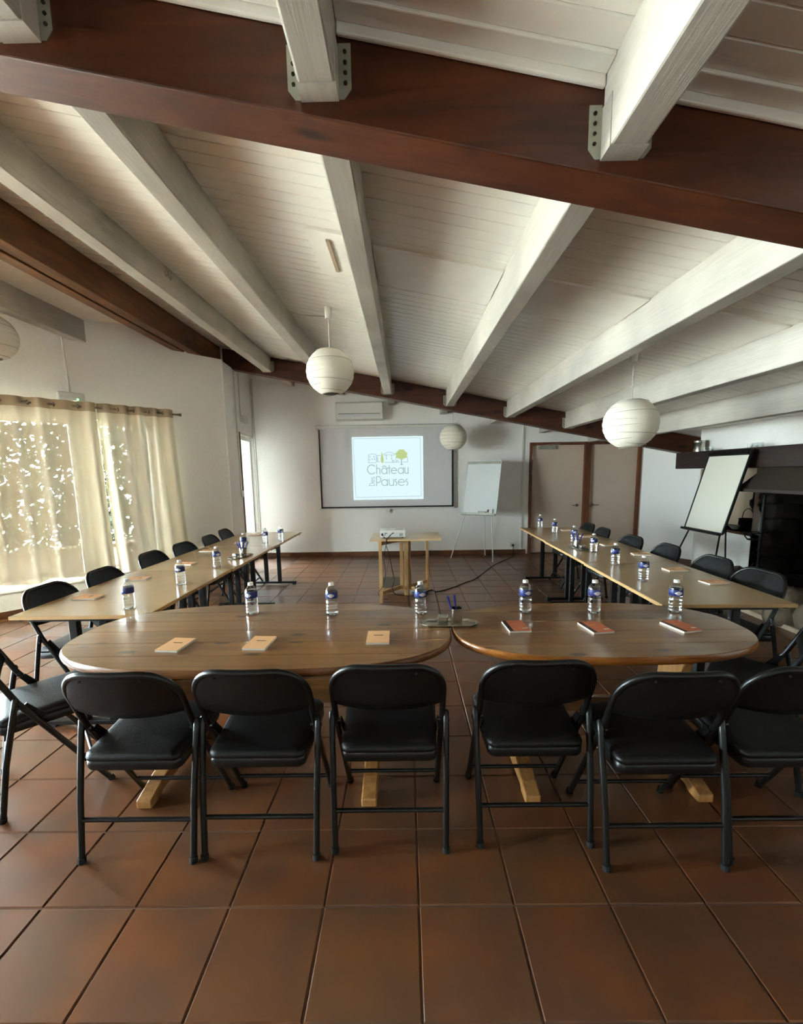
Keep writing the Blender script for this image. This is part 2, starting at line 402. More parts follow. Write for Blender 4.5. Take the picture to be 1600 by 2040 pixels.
wall('wall_back_light_stop', (2.2, YB+.10), (4.3, YB+.10), .15, -.05, 2.05)  # added behind the doors to stop daylight leaking under them
wall('wall_right_corner', (4.27, YB), (5.25, 6.5), .2, -.05, 3.9)
wall('wall_right', (5.2, YB), (5.2, -4), .25, -.05, 3.9)
wall('wall_front', (5.4, -4), (-7.5, -4), .25, -.05, 3.9)
wall('wall_near_left', (PL.x, -4.2), (PL.x, PL.y+.1), .25, -.05, 3.9, holes=[(WIN_ADDED_NEAR[0]+4.2, WIN_ADDED_NEAR[1]+4.2, WIN_ADDED_NEAR[2], WIN_ADDED_NEAR[3])])

# ---- ceiling: slabs, boards, joists, beams
ce = MB()
y0, y1 = -4.3, 8.3
e = .022
ce.hexa([(XR, y0, ceilz(XR)+e), (5.5, y0, ceilz(5.5)+e), (5.5, y1, ceilz(5.5)+e), (XR, y1, ceilz(XR)+e),
         (XR, y0, ceilz(XR)+.25), (5.5, y0, ceilz(5.5)+.25), (5.5, y1, ceilz(5.5)+.25), (XR, y1, ceilz(XR)+.25)])
ce.hexa([(-7.6, y0, lceil(-7.6)), (XR, y0, lceil(XR)), (XR, y1, lceil(XR)), (-7.6, y1, lceil(-7.6)),
         (-7.6, y0, lceil(-7.6)+.25), (XR, y0, lceil(XR)+.25), (XR, y1, lceil(XR)+.25), (-7.6, y1, lceil(-7.6)+.25)])
ceiling = ce.build('ceiling', m_ceil); tag(ceiling, kind='structure')
BW = .098
xa, xb = XR+.02, 5.3
prof = [(0, .02), (0, .005), (.004, 0), (BW-.0055, 0), (BW-.0015, .005), (BW-.0015, .02)]
bv = [(x, y, ceilz(x)+z) for x in (xa, xb) for y, z in prof]
bf = [(k, k+1, k+7, k+6) for k in range(5)]+[(5, 0, 6, 11), tuple(range(6))[::-1], tuple(range(6, 12))]
bme = bpy.data.meshes.new('ceiling_board'); bme.from_pydata(bv, [], bf); bme.materials.append(m_ceil)
for k in range(74):
    o = bpy.data.objects.new('ceiling_board', bme); COL.objects.link(o); o.parent = ceiling
    o.location = (0, .85+k*BW, random.uniform(-.0012, .0012))
# flush panel let into the boards, and the small vent panel
def roofbox(x0, x1, ya, yb, lo, hi, z=ceilz):
    return [(x0, ya, z(x0)-lo), (x1, ya, z(x1)-lo), (x1, yb, z(x1)-lo), (x0, yb, z(x0)-lo),
            (x0, ya, z(x0)-hi), (x1, ya, z(x1)-hi), (x1, yb, z(x1)-hi), (x0, yb, z(x0)-hi)]
for x0, x1 in ((-.185, .645), (.775, 1.58), (1.71, 2.49), (2.62, 3.39)):
    MB().hexa(roofbox(x0, x1, 2.99, 3.47, .016, -.004)).build('flush_panel', m_ceil, ceiling, bevel=.003)
vp = MB().hexa(roofbox(-.60, -.315, 2.91, 3.47, .022, -.004)).build('vent_panel', m_ceil, ceiling, bevel=.003)
MB().hexa(roofbox(-.48, -.455, 2.99, 3.42, .034, .018)).build('vent_slot', m_niche, vp)
# joists (white) along the room
def joist(x, ya, yb, wdt=.118, z0=jbot, z1=ceilz, hang=()):
    p = []
    for zz in (z0(x), z1(x)+.015):
        p += [(x-wdt/2, ya, zz), (x+wdt/2, ya, zz), (x+wdt/2, yb, zz), (x-wdt/2, yb, zz)]
    o = MB().hexa(p).build('joist', m_joist, ceiling, bevel=.008)
    for y, sgn in hang:                               # steel joist hanger at this end
        mb = MB(); zb = z0(x)
        mb.box(x-wdt/2-.003, x+wdt/2+.003, min(y, y-sgn*.07), max(y, y-sgn*.07), zb-.004, zb+.0)
        for s in (-1, 1):
            xs = x+s*(wdt/2+.0015)
            mb.box(xs-.0015, xs+.0015, min(y, y-sgn*.07), max(y, y-sgn*.07), zb, zb+.15)
        hs = mb.build('joist_hanger', m_joist, o)
        mf = MB()
        for s in (-1, 1):
            xs = x+s*(wdt/2+.003)
            poly = [(0, .0), (.018, -.0), (.042, .03), (.042, .16), (0, .16)]
            mf.prism(poly, y, y-sgn*.003, lambda u_, v_, d, xs=xs, s=s: (xs+s*u_, d, zb+v_))
        mf.build('hanger_flange', m_galv, o)
        mn = MB()
        for s in (-1, 1):
            for zz in (.045, .075, .105, .135):
                mn.lathe([(.006, 0), (.006, .004), (.002, .006)], 8, (0, 0, 0))
                n0 = 24
                pts = mn.v[-n0:]
                mn.v[-n0:] = [(x+s*(wdt/2+.026)+a, y-sgn*(.003+c), zb+zz+b) for a, b, c in pts]
        mn.build('nail', m_nail, o)
    return o
YN0, YN1, YF0, YF1 = 1.62, 1.80, 7.0, 7.18
for x in (-3.75,):
    joist(x, -3.9, 5.34, z0=lambda q: lceil(q)-.235, z1=lceil)
for x in (-2.13, -1.22, -.26, .725, 1.66, 2.57, 3.47):
    joist(x, -3.9, YN0, hang=[(YN0, 1)])
for x in (-2.09, -1.19, -.25, .71, 1.645, 2.555, 3.45):
    joist(x, YN1, YF0, hang=[(YF0, 1)])
for x in (-1.98, -1.10, -.215, .685, 1.58, 2.45, 3.32):
    joist(x, YF1, YB, wdt=.115)
def beamx(ya, yb, x0, x1, name='cross_beam'):
    p = [(x0, ya, bbot(x0)), (x1, ya, bbot(x1)), (x1, yb, bbot(x1)), (x0, yb, bbot(x0)),
         (x0, ya, ceilz(x0)-.004), (x1, ya, ceilz(x1)-.004), (x1, yb, ceilz(x1)-.004), (x0, yb, ceilz(x0)-.004)]
    return MB().hexa(p).build(name, m_beam, ceiling, bevel=.006)
b1 = beamx(YN0, YN1, XR+.13, 5.2); b1['label'] = 'dark stained cross beam directly overhead'
b2 = beamx(YF0, YF1, XR+.13, 5.0); b2['label'] = 'dark stained cross beam just before the back wall'
# small white moulding where the boards meet the overhead beam
for x0, x1 in ((-2.07, -1.28), (-1.16, -.32), (-.20, .665), (.785, 1.60), (1.72, 2.51)):
    MB().hexa(roofbox(x0, x1, YN0-.02, YN0-.001, .045, 0)).build('moulding', m_ceil, ceiling, bevel=.006)
    MB().hexa(roofbox(x0, x1, YN0-.09, YN0-.02, .014, 0)).build('moulding', m_ceil, ceiling, bevel=.004)
# ridge beam: two planks with a dark gap, running along the room
zr = bbot(-2.80)
for xo0, xo1 in ((-2.925, -2.80), (-3.065, -2.955)):
    yend = 6.82 if xo1 > -2.9 else 6.2
    MB().box(xo0, xo1, -3.9, yend+.2, zr, lceil(-3.06)+.03).build('ridge_plank', m_beamY, ceiling, bevel=.004)
# screw hook on a joist
hk = [(-2.03, 4.06+.055*math.sin(a), 3.255+.04*math.sin(2*a)) for a in np.linspace(-.5*PI, 1.25*PI, 22)]
tag(MB().tube(hk, .004, 6).build('screw_hook', m_galv), 'twisted metal hook on the side of a white joist', 'hook')

# ---- baseboard tiles along the back wall
bb = MB().box(-2.70, 2.20, YB-.006, YB-.001, 0, .085).build('baseboard_back', m_grout); tag(bb, kind='structure')
bt = None
k = 0; x = -2.695
while x < 2.2:
    x1 = min(x+T, 2.2)
    MB().box(x+.002, x1-.002, YB-.018, YB-.005, 0, .082).build('baseboard_tile', m_tile, bb, bevel=.002)
    x += T
bl = MB()
pA, pB = wp(-1.2, 0), wp(t1-.02, 0)
blo = wall('baseboard_left', (pA.x+WU.y*.012, pA.y-WU.x*.012), (pB.x+WU.y*.012, pB.y-WU.x*.012), .012, 0, .08, m=m_tile)

# ---- windows: frame and panes behind the curtains
wf = MB()
def winbox(mb, ta, tb, za, zb, o0, o1):
    p = [wp(ta, 0, o0), wp(tb, 0, o0), wp(tb, 0, o1), wp(ta, 0, o1)]
    return mb.hexa([(q.x, q.y, za) for q in p]+[(q.x, q.y, zb) for q in p])
ta, tb, za, zb = WIN
for a, b, c, d in ((ta, tb, za, za+.06), (ta, tb, zb-.06, zb)): winbox(wf, a, b, c, d, .10, .16)
for tc_ in (ta+.03, .05-.03, .86, 1.10, tb-.03): winbox(wf, tc_-.035, tc_+.035, za, zb, .10, .16)
winf = wf.build('window_1', m_pvc); tag(winf, kind='structure')
for a, b in ((ta, .02), (.02, .86), (1.10, tb)):
    winbox(MB(), a+.04, b-.04, za+.05, zb-.05, .125, .131).build('pane', m_glass, winf)
winbox(MB(), .86, 1.10, za, zb, .10, .16).build('window_post', m_pvc, winf)
winbox(MB(), ta-.03, tb+.03, za-.02, za+.012, -.02, .10).build('window_sill', m_pvc, winf)

wf2 = MB()  # frame and panes of the added opening, out of view
for a, b, c, d in ((WIN_ADDED[0], WIN_ADDED[1], WIN_ADDED[2], WIN_ADDED[2]+.06), (WIN_ADDED[0], WIN_ADDED[1], WIN_ADDED[3]-.06, WIN_ADDED[3])): winbox(wf2, a, b, c, d, .10, .16)
tts = np.linspace(WIN_ADDED[0]+.035, WIN_ADDED[1]-.035, 4)
for q_ in tts: winbox(wf2, q_-.035, q_+.035, WIN_ADDED[2], WIN_ADDED[3], .10, .16)
win2 = wf2.build('window_added_left', m_pvc); tag(win2, kind='structure')
for a, b in zip(tts, tts[1:]): winbox(MB(), a+.03, b-.03, WIN_ADDED[2]+.05, WIN_ADDED[3]-.05, .125, .131).build('pane', m_glass, win2)

w3 = MB()  # frame and panes of the added near-left opening, out of view
for ya, yb, z0_, z1_ in [(WIN_ADDED_NEAR[0], WIN_ADDED_NEAR[1], WIN_ADDED_NEAR[2], WIN_ADDED_NEAR[2]+.06), (WIN_ADDED_NEAR[0], WIN_ADDED_NEAR[1], WIN_ADDED_NEAR[3]-.06, WIN_ADDED_NEAR[3])]+[(y-.035, y+.035, WIN_ADDED_NEAR[2], WIN_ADDED_NEAR[3]) for y in (WIN_ADDED_NEAR[0]+.035, (WIN_ADDED_NEAR[0]+WIN_ADDED_NEAR[1])/2, WIN_ADDED_NEAR[1]-.035)]:
    w3.box(PL.x-.16, PL.x-.10, ya, yb, z0_, z1_)
win3 = w3.build('window_added_near', m_pvc); tag(win3, kind='structure')
for ya, yb in ((WIN_ADDED_NEAR[0]+.06, (WIN_ADDED_NEAR[0]+WIN_ADDED_NEAR[1])/2-.03), ((WIN_ADDED_NEAR[0]+WIN_ADDED_NEAR[1])/2+.03, WIN_ADDED_NEAR[1]-.06)):
    MB().box(PL.x-.135, PL.x-.129, ya, yb, WIN_ADDED_NEAR[2]+.05, WIN_ADDED_NEAR[3]-.05).build('pane', m_glass, win3)

# ---- door in the far-left wall, doors in the back wall
u2 = d2.normalized(); n2 = Vector((-u2.y, u2.x, 0))
def fl2(s, o, z): p = C1+u2*s+n2*o; return (p.x, p.y, z)
def fbox(mb, s0, s1, o0, o1, z0, z1): return mb.hexa([fl2(s0,o0,z0),fl2(s1,o0,z0),fl2(s1,o1,z0),fl2(s0,o1,z0),fl2(s0,o0,z1),fl2(s1,o0,z1),fl2(s1,o1,z1),fl2(s0,o1,z1)])
dfm = MB()
for a, b, c, d in ((.64, .70, 0, 2.17), (L2-.08, L2-.02, 0, 2.17), (.70, L2-.08, 0, .10), (.70, L2-.08, 2.10, 2.17)): fbox(dfm, a, b, .05, .09, c, d)
dr = dfm.build('door_1', m_pvc); tag(dr, kind='structure')
fbox(MB(), .70, L2-.08, .066, .072, .10, 2.10).build('pane', m_glass, dr)
fbox(MB(), .60, .64, -.012, .10, 0, 2.21).build('door_frame', m_frame, dr)
fbox(MB(), .60, L2-.02, .0, .10, 2.17, 2.21).build('door_lintel', m_whitep, dr)
def back_door(name, x0, x1, hinge):
    d = MB().box(x0+.05, x1-.03, YB+.045, YB+.085, .012, 1.965).build(name, m_door, bevel=.002); tag(d, kind='structure')
    f = MB(); f.box(x0, x0+.055, YB-.015, YB+.10, 0, 2.015); f.box(x1-.035, x1+.02, YB-.015, YB+.10, 0, 2.015); f.box(x0+.055, x1-.035, YB-.015, YB+.10, 1.965, 2.015)
    f.build('door_frame', m_frame, d, bevel=.003)
    hx = x1-.13 if hinge == 'l' else x0+.13
    h = MB(); h.lathe([(.026, 0), (.026, .008)], 12); h.xf(Matrix.Translation((hx, YB+.045, .88)) @ Matrix.Rotation(PI/2, 4, 'X')); h.box(hx-.012, hx+.10*(-1 if hinge == 'l' else 1), YB-.01, YB+.005, .872, .888); h.bar((hx, YB+.04, .88), (hx, YB-.005, .88), .014, .014)
    h.build('door_handle', m_steel, d)
    return d
da = back_door('door_2', 2.235, 3.26, 'l'); back_door('door_3', 3.28, 4.22, 'r')
for zz in (.3, 1.45, 1.72):
    MB().lathe([(.008, 0), (.008, .09)], 8, (2.285, YB-.018, zz)).build('hinge', m_steel, da)
dc = thing('door_closer', 'grey hydraulic door closer on top of the taupe door', 'door closer', (2.56, YB+.045, 1.92))
MB().box(-.16, .13, -.06, -.001, -.03, .03).build('closer_body', m_galv, dc, bevel=.006)
MB().bar((-.13, -.075, .035), (.05, -.085, .055), .02, .008).build('closer_arm', m_galv, dc)
MB().bar((.05, -.085, .055), (.22, -.06, .06), .02, .008).build('closer_arm', m_galv, dc)
# trunking on the back wall, corner cable runs
tag(MB().box(2.098, 2.128, YB-.022, YB-.001, .09, 2.36).build('cable_trunking', m_whitep, bevel=.003), 'white vertical cable trunking beside the taupe door', 'trunking')
tag(MB().box(-2.694, -2.672, YB-.02, YB-.001, .09, 3.2).build('cable_trunking', m_wcord, bevel=.003), 'thin vertical trunking in the corner beside the white door', 'trunking')

# ================================================================== OUTSIDE
gr = MB()
for a, b in ((-9, 9),):
    p = [wp(a, 0, .32), wp(b, 0, .32), wp(b, 0, 9), wp(a, 0, 9)]
    gr.hexa([(q.x, q.y, -.2) for q in p]+[(q.x, q.y, -.08) for q in p])
tag(gr.build('terrace_ground', m_terr), kind='structure')
vr = MB()  # veranda roof stretched along the wall to block high sky
p = [wp(-4.3, 0, .30), wp(2.2, 0, .30), wp(2.2, 0, 2.6), wp(-4.3, 0, 2.6)]
vr.hexa([(q.x, q.y, 2.45) for q in p]+[(q.x, q.y, 2.6) for q in p])
vr.box(PL.x-2.2, PL.x-.26, -1.5, 2.2, 2.40, 2.55)  # unseen slab added over the near opening to limit downward light
tag(vr.build('veranda_sky_block', m_wall), kind='structure')
tag(MB().box(PL.x-14, PL.x-.26, -14, 8, -.2, -.081).build('garden_ground', m_terr), kind='structure')
hm = MB(); rnd = random.Random(3)
for k in range(7200):
    tt = rnd.uniform(-.9, 2.6); oo = 3.2+rnd.uniform(-.25, .6); zz = .12+2.33*rnd.random()
    c = wp(tt, zz, oo); s = rnd.uniform(.05, .10)
    a = Vector((rnd.gauss(0, 1), rnd.gauss(0, 1), rnd.gauss(0, 1))).normalized(); b = a.orthogonal().normalized()
    hm.add([c-a*s, c+b*s*.5, c+a*s, c-b*s*.5], [(0,1,2,3)])
hedge = thing('hedge', 'leafy green hedge outside the curtained window', 'hedge', tuple(wp(.5, -.08, 3.3)))
ho = hm.build('foliage', m_leaf, hedge); ho['kind'] = 'stuff'
ho.location = -Vector(wp(.5, -.08, 3.3))
for tt in np.linspace(-.8, 2.4, 4):
    b0 = wp(tt, -.08, 3.35)-wp(.5, -.08, 3.3); MB().tube([b0, b0+Vector((0, 0, 2.1))], .03, 6).build('stem', m_wooddk, hedge)
lw = thing('garden_wall', 'low pale garden wall with coping in front of the hedge', 'wall', tuple(wp(.5, -.08, 2.6)))
q0, q1 = wp(-.9, -.08, 2.6)-wp(.5, -.08, 2.6), wp(2.6, -.08, 2.6)-wp(.5, -.08, 2.6)
MB().bar(q0+Vector((0,0,.20)), q1+Vector((0,0,.20)), .25, .40).build('wall_body', m_terr, lw)
MB().bar(q0+Vector((0,0,.43)), q1+Vector((0,0,.43)), .34, .06).build('coping', m_stone, lw)

cw = thing('sky_block_wall', 'added dark wall shading the glazed door from open sky', 'wall', (-4.2, 8.0, -.08))
MB().box(-.10, .10, -1.05, .08, 0, 2.37).build('wall_body', m_skyblock, cw)  # wall added to hold daylight off the back wall
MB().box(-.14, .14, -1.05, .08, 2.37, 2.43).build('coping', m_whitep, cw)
MB().box(-.10, 1.36, -1.15, -1.05, 0, 2.43).build('sky_block_return', m_skyblock, cw)  # added to block sky reaching the back wall through the door
MB().box(-.10, 1.32, -1.05, .08, 0, .03).build('dark_bounce_slab', m_skyblock, cw)  # dark slab added to cut daylight bouncing off the ground
tag(MB().box(-4.4, -2.90, 6.85, 8.05, 2.36, 2.48).build('porch_sky_block', m_skyblock), kind='structure')  # unseen roof added to dim the daylight entering the door

# ================================================================== CURTAINS
def curtain(name, t0, t1_, tb0, tb1, zt, zh, folds, label, ph):
    root = thing(name, label, 'curtain', tuple(wp(t0, 0, -.10)), 0, None)
    org = wp(t0, 0, -.10)
    nx, nz = folds*12, 26
    def pt(i, z):
        f_ = i/nx; k = (zt-z)/(zt-zh)
        a = t0+(t1_-t0)*f_; b = tb0+(tb1-tb0)*f_
        tt = a+(b-a)*k**1.3
        amp = .028+.012*math.sin(3.1*f_*folds+ph)+.010*k
        off = -.02+amp*math.sin(2*PI*folds*f_+ph)+.02*k*math.sin(2*PI*folds*.37*f_+1+ph)
        p = wp(tt, z, -.10+off)-org
        return p
    def sheet(zs):
        vs = []; fs = []
        for z in zs:
            for i in range(nx+1):
                zz = z
                if abs(z-zh) < 1e-6: zz = z+.018*math.sin(2*PI*folds*.5*i/nx+ph)
                vs.append(pt(i, zz))
        for j in range(len(zs)-1):
            for i in range(nx):
                q = j*(nx+1)+i; fs.append((q, q+1, q+nx+2, q+nx+1))
        return MB().add(vs, fs)
    sheet(list(np.linspace(zt-.105, zh, nz))).build('cloth', m_curt, root, smooth=180)
    sheet([zt, zt-.05, zt-.105]).build('heading', m_head, root, smooth=180)
    n_e = folds*2
    for k in range(n_e):
        f_ = (k+.5)/n_e
        c = wp(t0+(t1_-t0)*f_, zt-.055, -.10)-org
        ring = [c+WU*(.004 if True else 0)+WN*(.024*math.cos(a)) + Vector((0, 0, .024*math.sin(a))) for a in np.linspace(0, 2*PI, 14)[:-1]]
        MB().tube(ring, .006, 6, closed=True).build('eyelet', m_steel, root, smooth=180)
    return root
ZR = 2.325
curtain('sheer_curtain', -.50, 1.065, -.50, 1.10, ZR+.055, .37, 7, 'wide cream sheer curtain with bright foliage showing through it', .3)
curtain('sheer_curtain', 1.085, 1.93, 1.15, 2.02, ZR+.055, .33, 5, 'narrow cream sheer curtain at the bare end of the rod', 1.2)
rod = thing('curtain_rod', 'dark metal curtain rod with a flared end above the window', 'curtain rod', tuple(wp(2.0, ZR, -.10)))
o0 = wp(2.0, ZR, -.10)
MB().tube([wp(-2.7, ZR, -.10)-o0, wp(1.985, ZR, -.10)-o0], .010, 10).build('rod', m_rod, rod, smooth=40)
MB().tube([wp(1.98, ZR, -.10)-o0, wp(2.0, ZR, -.10)-o0, wp(2.035, ZR, -.10)-o0], [.011, .013, .021], 12).build('finial', m_rod, rod, smooth=40)
for tt in (-2.6, 1.955):
    MB().tube([wp(tt, ZR, -.10)-o0, wp(tt, ZR, 0)-o0], .008, 8).build('bracket', m_rod, rod)

# ================================================================== FOLDING CHAIRS
def make_chair():
    c = thing('folding_chair', 'x', 'chair')
    RT = .0125
    def yl(z): return .205 + (-.105-.205)*z/.525 if z <= .525 else -.105+(-.225+.105)*(z-.525)/(.80-.525)
    for s in (-1, 1):
        MB().tube([(s*.212, yl(.006), .006), (s*.214, yl(.2), .2), (s*.216, yl(.525), .525), (s*.216, yl(.56), .56)], RT, 10).build('leg', m_black, c, smooth=50)
        MB().tube([(s*.222, -.205, .006), (s*.226, -.17, .25), (s*.231, -.118, .50), (s*.231, -.108, .545), (s*.229, -.105, .553)], [RT]*4+[.006], 10).build('leg', m_black, c, smooth=50)
        MB().tube([(s*.212, .205, 0), (s*.2122, .196, .022)], .0155, 10).build('foot_cap', m_rubber, c)
        MB().tube([(s*.222, -.206, 0), (s*.2222, -.204, .022)], .0155, 10).build('foot_cap', m_rubber, c)
        MB().tube([(s*.198, -.10, .508), (s*.246, -.104, .508)], .007, 8).build('rivet', m_black, c)
        MB().bar((s*.200, -.085, .50), (s*.196, -.02, .42), .004, .03).build('hinge_plate', m_black, c)
    bow = lambda x: -.030*(1-(x/.216)**2)
    pts = []
    zc, rx, rz = .675, .12, .125
    for a in np.linspace(PI, PI/2, 9): pts.append((-.096+rx*math.cos(a), zc+rz*math.sin(a)))
    pts += [(-.05, .80), (0, .80), (.05, .80)]
    for a in np.linspace(PI/2, 0, 9): pts.append((.096+rx*math.cos(a), zc+rz*math.sin(a)))
    pts = [(-.216, .55), (-.216, .61)]+pts+[(.216, .61), (.216, .55)]
    MB().tube([(x, yl(z)+bow(x), z) for x, z in pts], RT, 10).build('back_frame', m_black, c, smooth=50)
    # curved steel back panel
    nu, nv = 20, 6; vs = []; fs = []
    def topz(x):
        ax = abs(x)
        return .80 if ax < .096 else zc+rz*math.sqrt(max(0, 1-((ax-.096)/rx)**2))
    def botz(x): return .605-.022*(1-(x/.212)**2)
    for sd in (0, 1):
        for j in range(nv+1):
            for i in range(nu+1):
                x = -.212+.424*i/nu; zb_, zt_ = botz(x), max(topz(x)-.004, botz(x)+.02); z = zb_+(zt_-zb_)*j/nv
                th = .013*(1-.55*abs(2*j/nv-1)**3)
                vs.append((x, yl(z)+bow(x)+(-th if sd == 0 else th*.6), z))
    w_ = nu+1; off = w_*(nv+1)
    for j in range(nv):
        for i in range(nu):
            q = j*w_+i; fs += [(q, q+1, q+w_+1, q+w_), (off+q+w_, off+q+w_+1, off+q+1, off+q)]
    for i in range(nu): fs += [(i, off+i, off+i+1, i+1), (nv*w_+i, nv*w_+i+1, off+nv*w_+i+1, off+nv*w_+i)]
    for j in range(nv):
        fs += [(j*w_, (j+1)*w_, off+(j+1)*w_, off+j*w_), (j*w_+nu, off+j*w_+nu, off+(j+1)*w_+nu, (j+1)*w_+nu)]
    bp = MB().add(vs, fs).build('backrest', m_vinyl, c, smooth=60)
    for x in (-.11, .11):
        r_ = MB().lathe([(.006, 0), (.005, .003)], 8); r_.xf(Matrix.Translation((x, yl(.775)+bow(x)-.012, .775)) @ Matrix.Rotation(PI/2, 4, 'X')); r_.build('rivet', m_black, bp)
    # seat: padded cushion in a steel pan
    out = []
    def corner(cx, cy, r, a0, a1): return [(cx+r*math.cos(a), cy+r*math.sin(a)) for a in np.linspace(a0, a1, 6)]
    out += corner(.155, -.155, .035, -PI/2, 0)+corner(.148, .135, .055, 0, PI/2)+corner(-.148, .135, .055, PI/2, PI)+corner(-.155, -.155, .035, PI, 1.5*PI)
    tilt = Matrix.Translation((0, .005, .432)) @ Matrix.Rotation(math.radians(3.5), 4, 'X')
    MB().rings(out, [(.985, -.044), (1.0, -.036), (1.0, -.012), (.985, -.006)]).xf(tilt).build('seat_pan', m_black, c, smooth=50)
    MB().rings(out, [(.95, -.008), (.995, -.004), (1.005, .008), (.985, .018), (.93, .025), (.8, .029), (.4, .031)]).xf(tilt).build('seat', m_vinyl, c, smooth=60)
    MB().tube([(-.222, -.181, .165), (.222, -.181, .165)], .009, 8).build('stretcher', m_black, c, smooth=50)
    MB().tube([(-.213, .146, .10), (.213, .146, .10)], .009, 8).build('stretcher', m_black, c, smooth=50)
    return c
chair = make_chair()
CH = []
CG1, CG2, CG3, CG4 = 'chairs facing the screen at the oval tables', 'chairs along the curtain side', 'chairs along the fireplace side', 'chairs at the outer ends of the oval tables'
for x, y, lab in ((-1.077, 1.73, 'black folding chair at the larger oval table, beside the pad at its rounded outer end'),
                  (-.594, 1.74, 'black folding chair at the larger oval table, middle one of three'),
                  (-.08, 1.768, 'black folding chair at the larger oval table, next to the gap between the oval tables'),
                  (.504, 1.79, 'black folding chair at the smaller oval table, next to the gap between the oval tables'),
                  (.965, 1.68, 'black folding chair at the smaller oval table, middle one of three'),
                  (1.448, 1.71, 'black folding chair at the smaller oval table, at its outer rounded end')):
    CH.append((x, y, 0, lab, CG1))
CH.append((-1.795, 2.03, math.radians(-48.2), 'black folding chair turned aslant at the outer end of the larger oval table', CG4))
CH.append((1.79, 2.15, math.radians(48), 'black folding chair turned aslant at the outer end of the smaller oval table', CG4))
ORD = ['first', 'second', 'third', 'fourth', 'fifth', 'sixth']
for k, y in enumerate((2.80, 3.31, 4.04, 4.58, 5.17, 5.75)):
    CH.append((-2.16+.03*math.sin(k*2.1), y, -PI/2+.06*math.sin(k*1.7), f'{ORD[k]} black folding chair from the oval tables, on the curtain side', CG2))
for k, y in enumerate((2.93, 3.43, 4.04, 4.60, 5.30, 5.81)):
    CH.append((2.20+.03*math.sin(k*1.3), y, PI/2+.06*math.sin(k*2.3+1), f'{ORD[k]} black folding chair from the oval tables, on the fireplace side', CG3))
for k, (x, y, rz, lab, g) in enumerate(CH):
    if k == 0:
        chair.location = (x, y, 0); chair.rotation_euler = (0, 0, rz); chair['label'] = lab; chair['group'] = g
    else: copy_thing(chair, (x, y, 0), rz, lab, g)

# ================================================================== TABLES
ZT, ZO = .725, .735                                   # laminate tables, oval pine tables
def sup(a, b, n, k=72):
    o = []
    for i in range(k):
        t = 2*PI*i/k; c, s = math.cos(t), math.sin(t)
        o.append((a*math.copysign(abs(c)**(2/n), c), b*math.copysign(abs(s)**(2/n), s)))
    return o
def oval(name, cx, cy, a, b, n, label, legs, edge, planks, rz=0):
    t = thing(name, label, 'table', (cx, cy, 0), rz, 'oval pine tables')
    out = sup(a, b, n)
    # the top is glued from planks, each its own piece
    ys = list(np.linspace(-b, b, planks+1))
    for y0_, y1_ in zip(ys, ys[1:]):
        lo = []; hi = []
        yy = np.linspace(y0_, y1_, 9)
        def xe(y): return a*(max(0, 1-(abs(y)/b)**n))**(1/n)
        g = .0006
        right = [(xe(min(max(y, -b+.0001), b-.0001)), y) for y in yy]
        poly = [(x, y) for x, y in right]+[(-x, y) for x, y in right[::-1]]
        if y0_ > -b: poly = [(x, max(y, y0_+g)) for x, y in poly]
        if y1_ < b: poly = [(x, min(y, y1_-g)) for x, y in poly]
        clean = []
        for p in poly:
            if not clean or (abs(p[0]-clean[-1][0])+abs(p[1]-clean[-1][1])) > 1e-5: clean.append(p)
        MB().prism(clean, ZO-.034, ZO, lambda u_, v_, d: (u_, v_, d)).build('plank', m_pine, t, bevel=.0008, seg=1)
    mbx = MB(); N_ = len(out)                         # rounded moulding round the edge
    prof_ = [(.992, -.036), (1.004, -.030), (1.008, -.018), (1.004, -.006), (.996, .0004)]
    vs = []; fs = []
    for sc, z in prof_:
        for x, y in out: vs.append((x*sc, y*sc, ZO+z))
    for i in range(len(prof_)-1):
        for k in range(N_): l = (k+1) % N_; fs.append((i*N_+k, i*N_+l, (i+1)*N_+l, (i+1)*N_+k))
    fs += [(4*N_+k, 4*N_+(k+1) % N_, (k+1) % N_, k) for k in range(N_)]
    mbx.add(vs, fs).build('edge_moulding', edge, t, smooth=60)
    for lx in legs:
        # trestle: shaped foot, post panel, top bearer
        poly = [(-.30, 0), (-.22, 0), (-.20, .02), (.20, .02), (.22, 0), (.30, 0), (.30, .04), (.10, .095), (-.10, .095), (-.30, .04)]
        MB().prism(poly, lx-.035, lx+.035, lambda u_, v_, d: (d, u_, v_)).build('foot', m_pinez, t, bevel=.006)
        pl = [(-.10, .095), (.10, .095), (.085, .20), (.11, .36), (.09, .52), (.15, .66), (-.15, .66), (-.09, .52), (-.11, .36), (-.085, .20)]
        MB().prism(pl, lx-.022, lx+.022, lambda u_, v_, d: (d, u_, v_)).build('leg', m_pinez, t, bevel=.004)
        MB().prism([(-.28, .69), (-.24, .655), (.24, .655), (.28, .69), (.28, ZO-.036), (-.28, ZO-.036)], lx-.03, lx+.03, lambda u_, v_, d: (d, u_, v_)).build('bearer', m_pinez, t, bevel=.004)
    z0_, z1_ = (.355, .485) if a > .8 else (.29, .36)
    MB().box(min(legs)-.07, max(legs)+.07, -.02, .02, z0_, z1_).build('stretcher', m_pine, t, bevel=.004)
    return t
m_edge1 = wood('pine_edge_dark', '#6b3f1c', '#8d5728', axis=0, rough=.35, bump=.05, coat=.2)
m_edge2 = wood('pine_edge_orange', '#9a5a22', '#bb7430', axis=0, rough=.3, bump=.05, coat=.3)
oval('oval_table', -.706, 2.10, .915, .455, 2.7, 'larger oval knotty pine table with a dark edge', (-.51, .52), m_edge1, 6)
oval('oval_table', .931, 2.11, .705, .385, 2.6, 'smaller oval pine table with a glossy orange edge', (-.37, .41), m_edge2, 5)

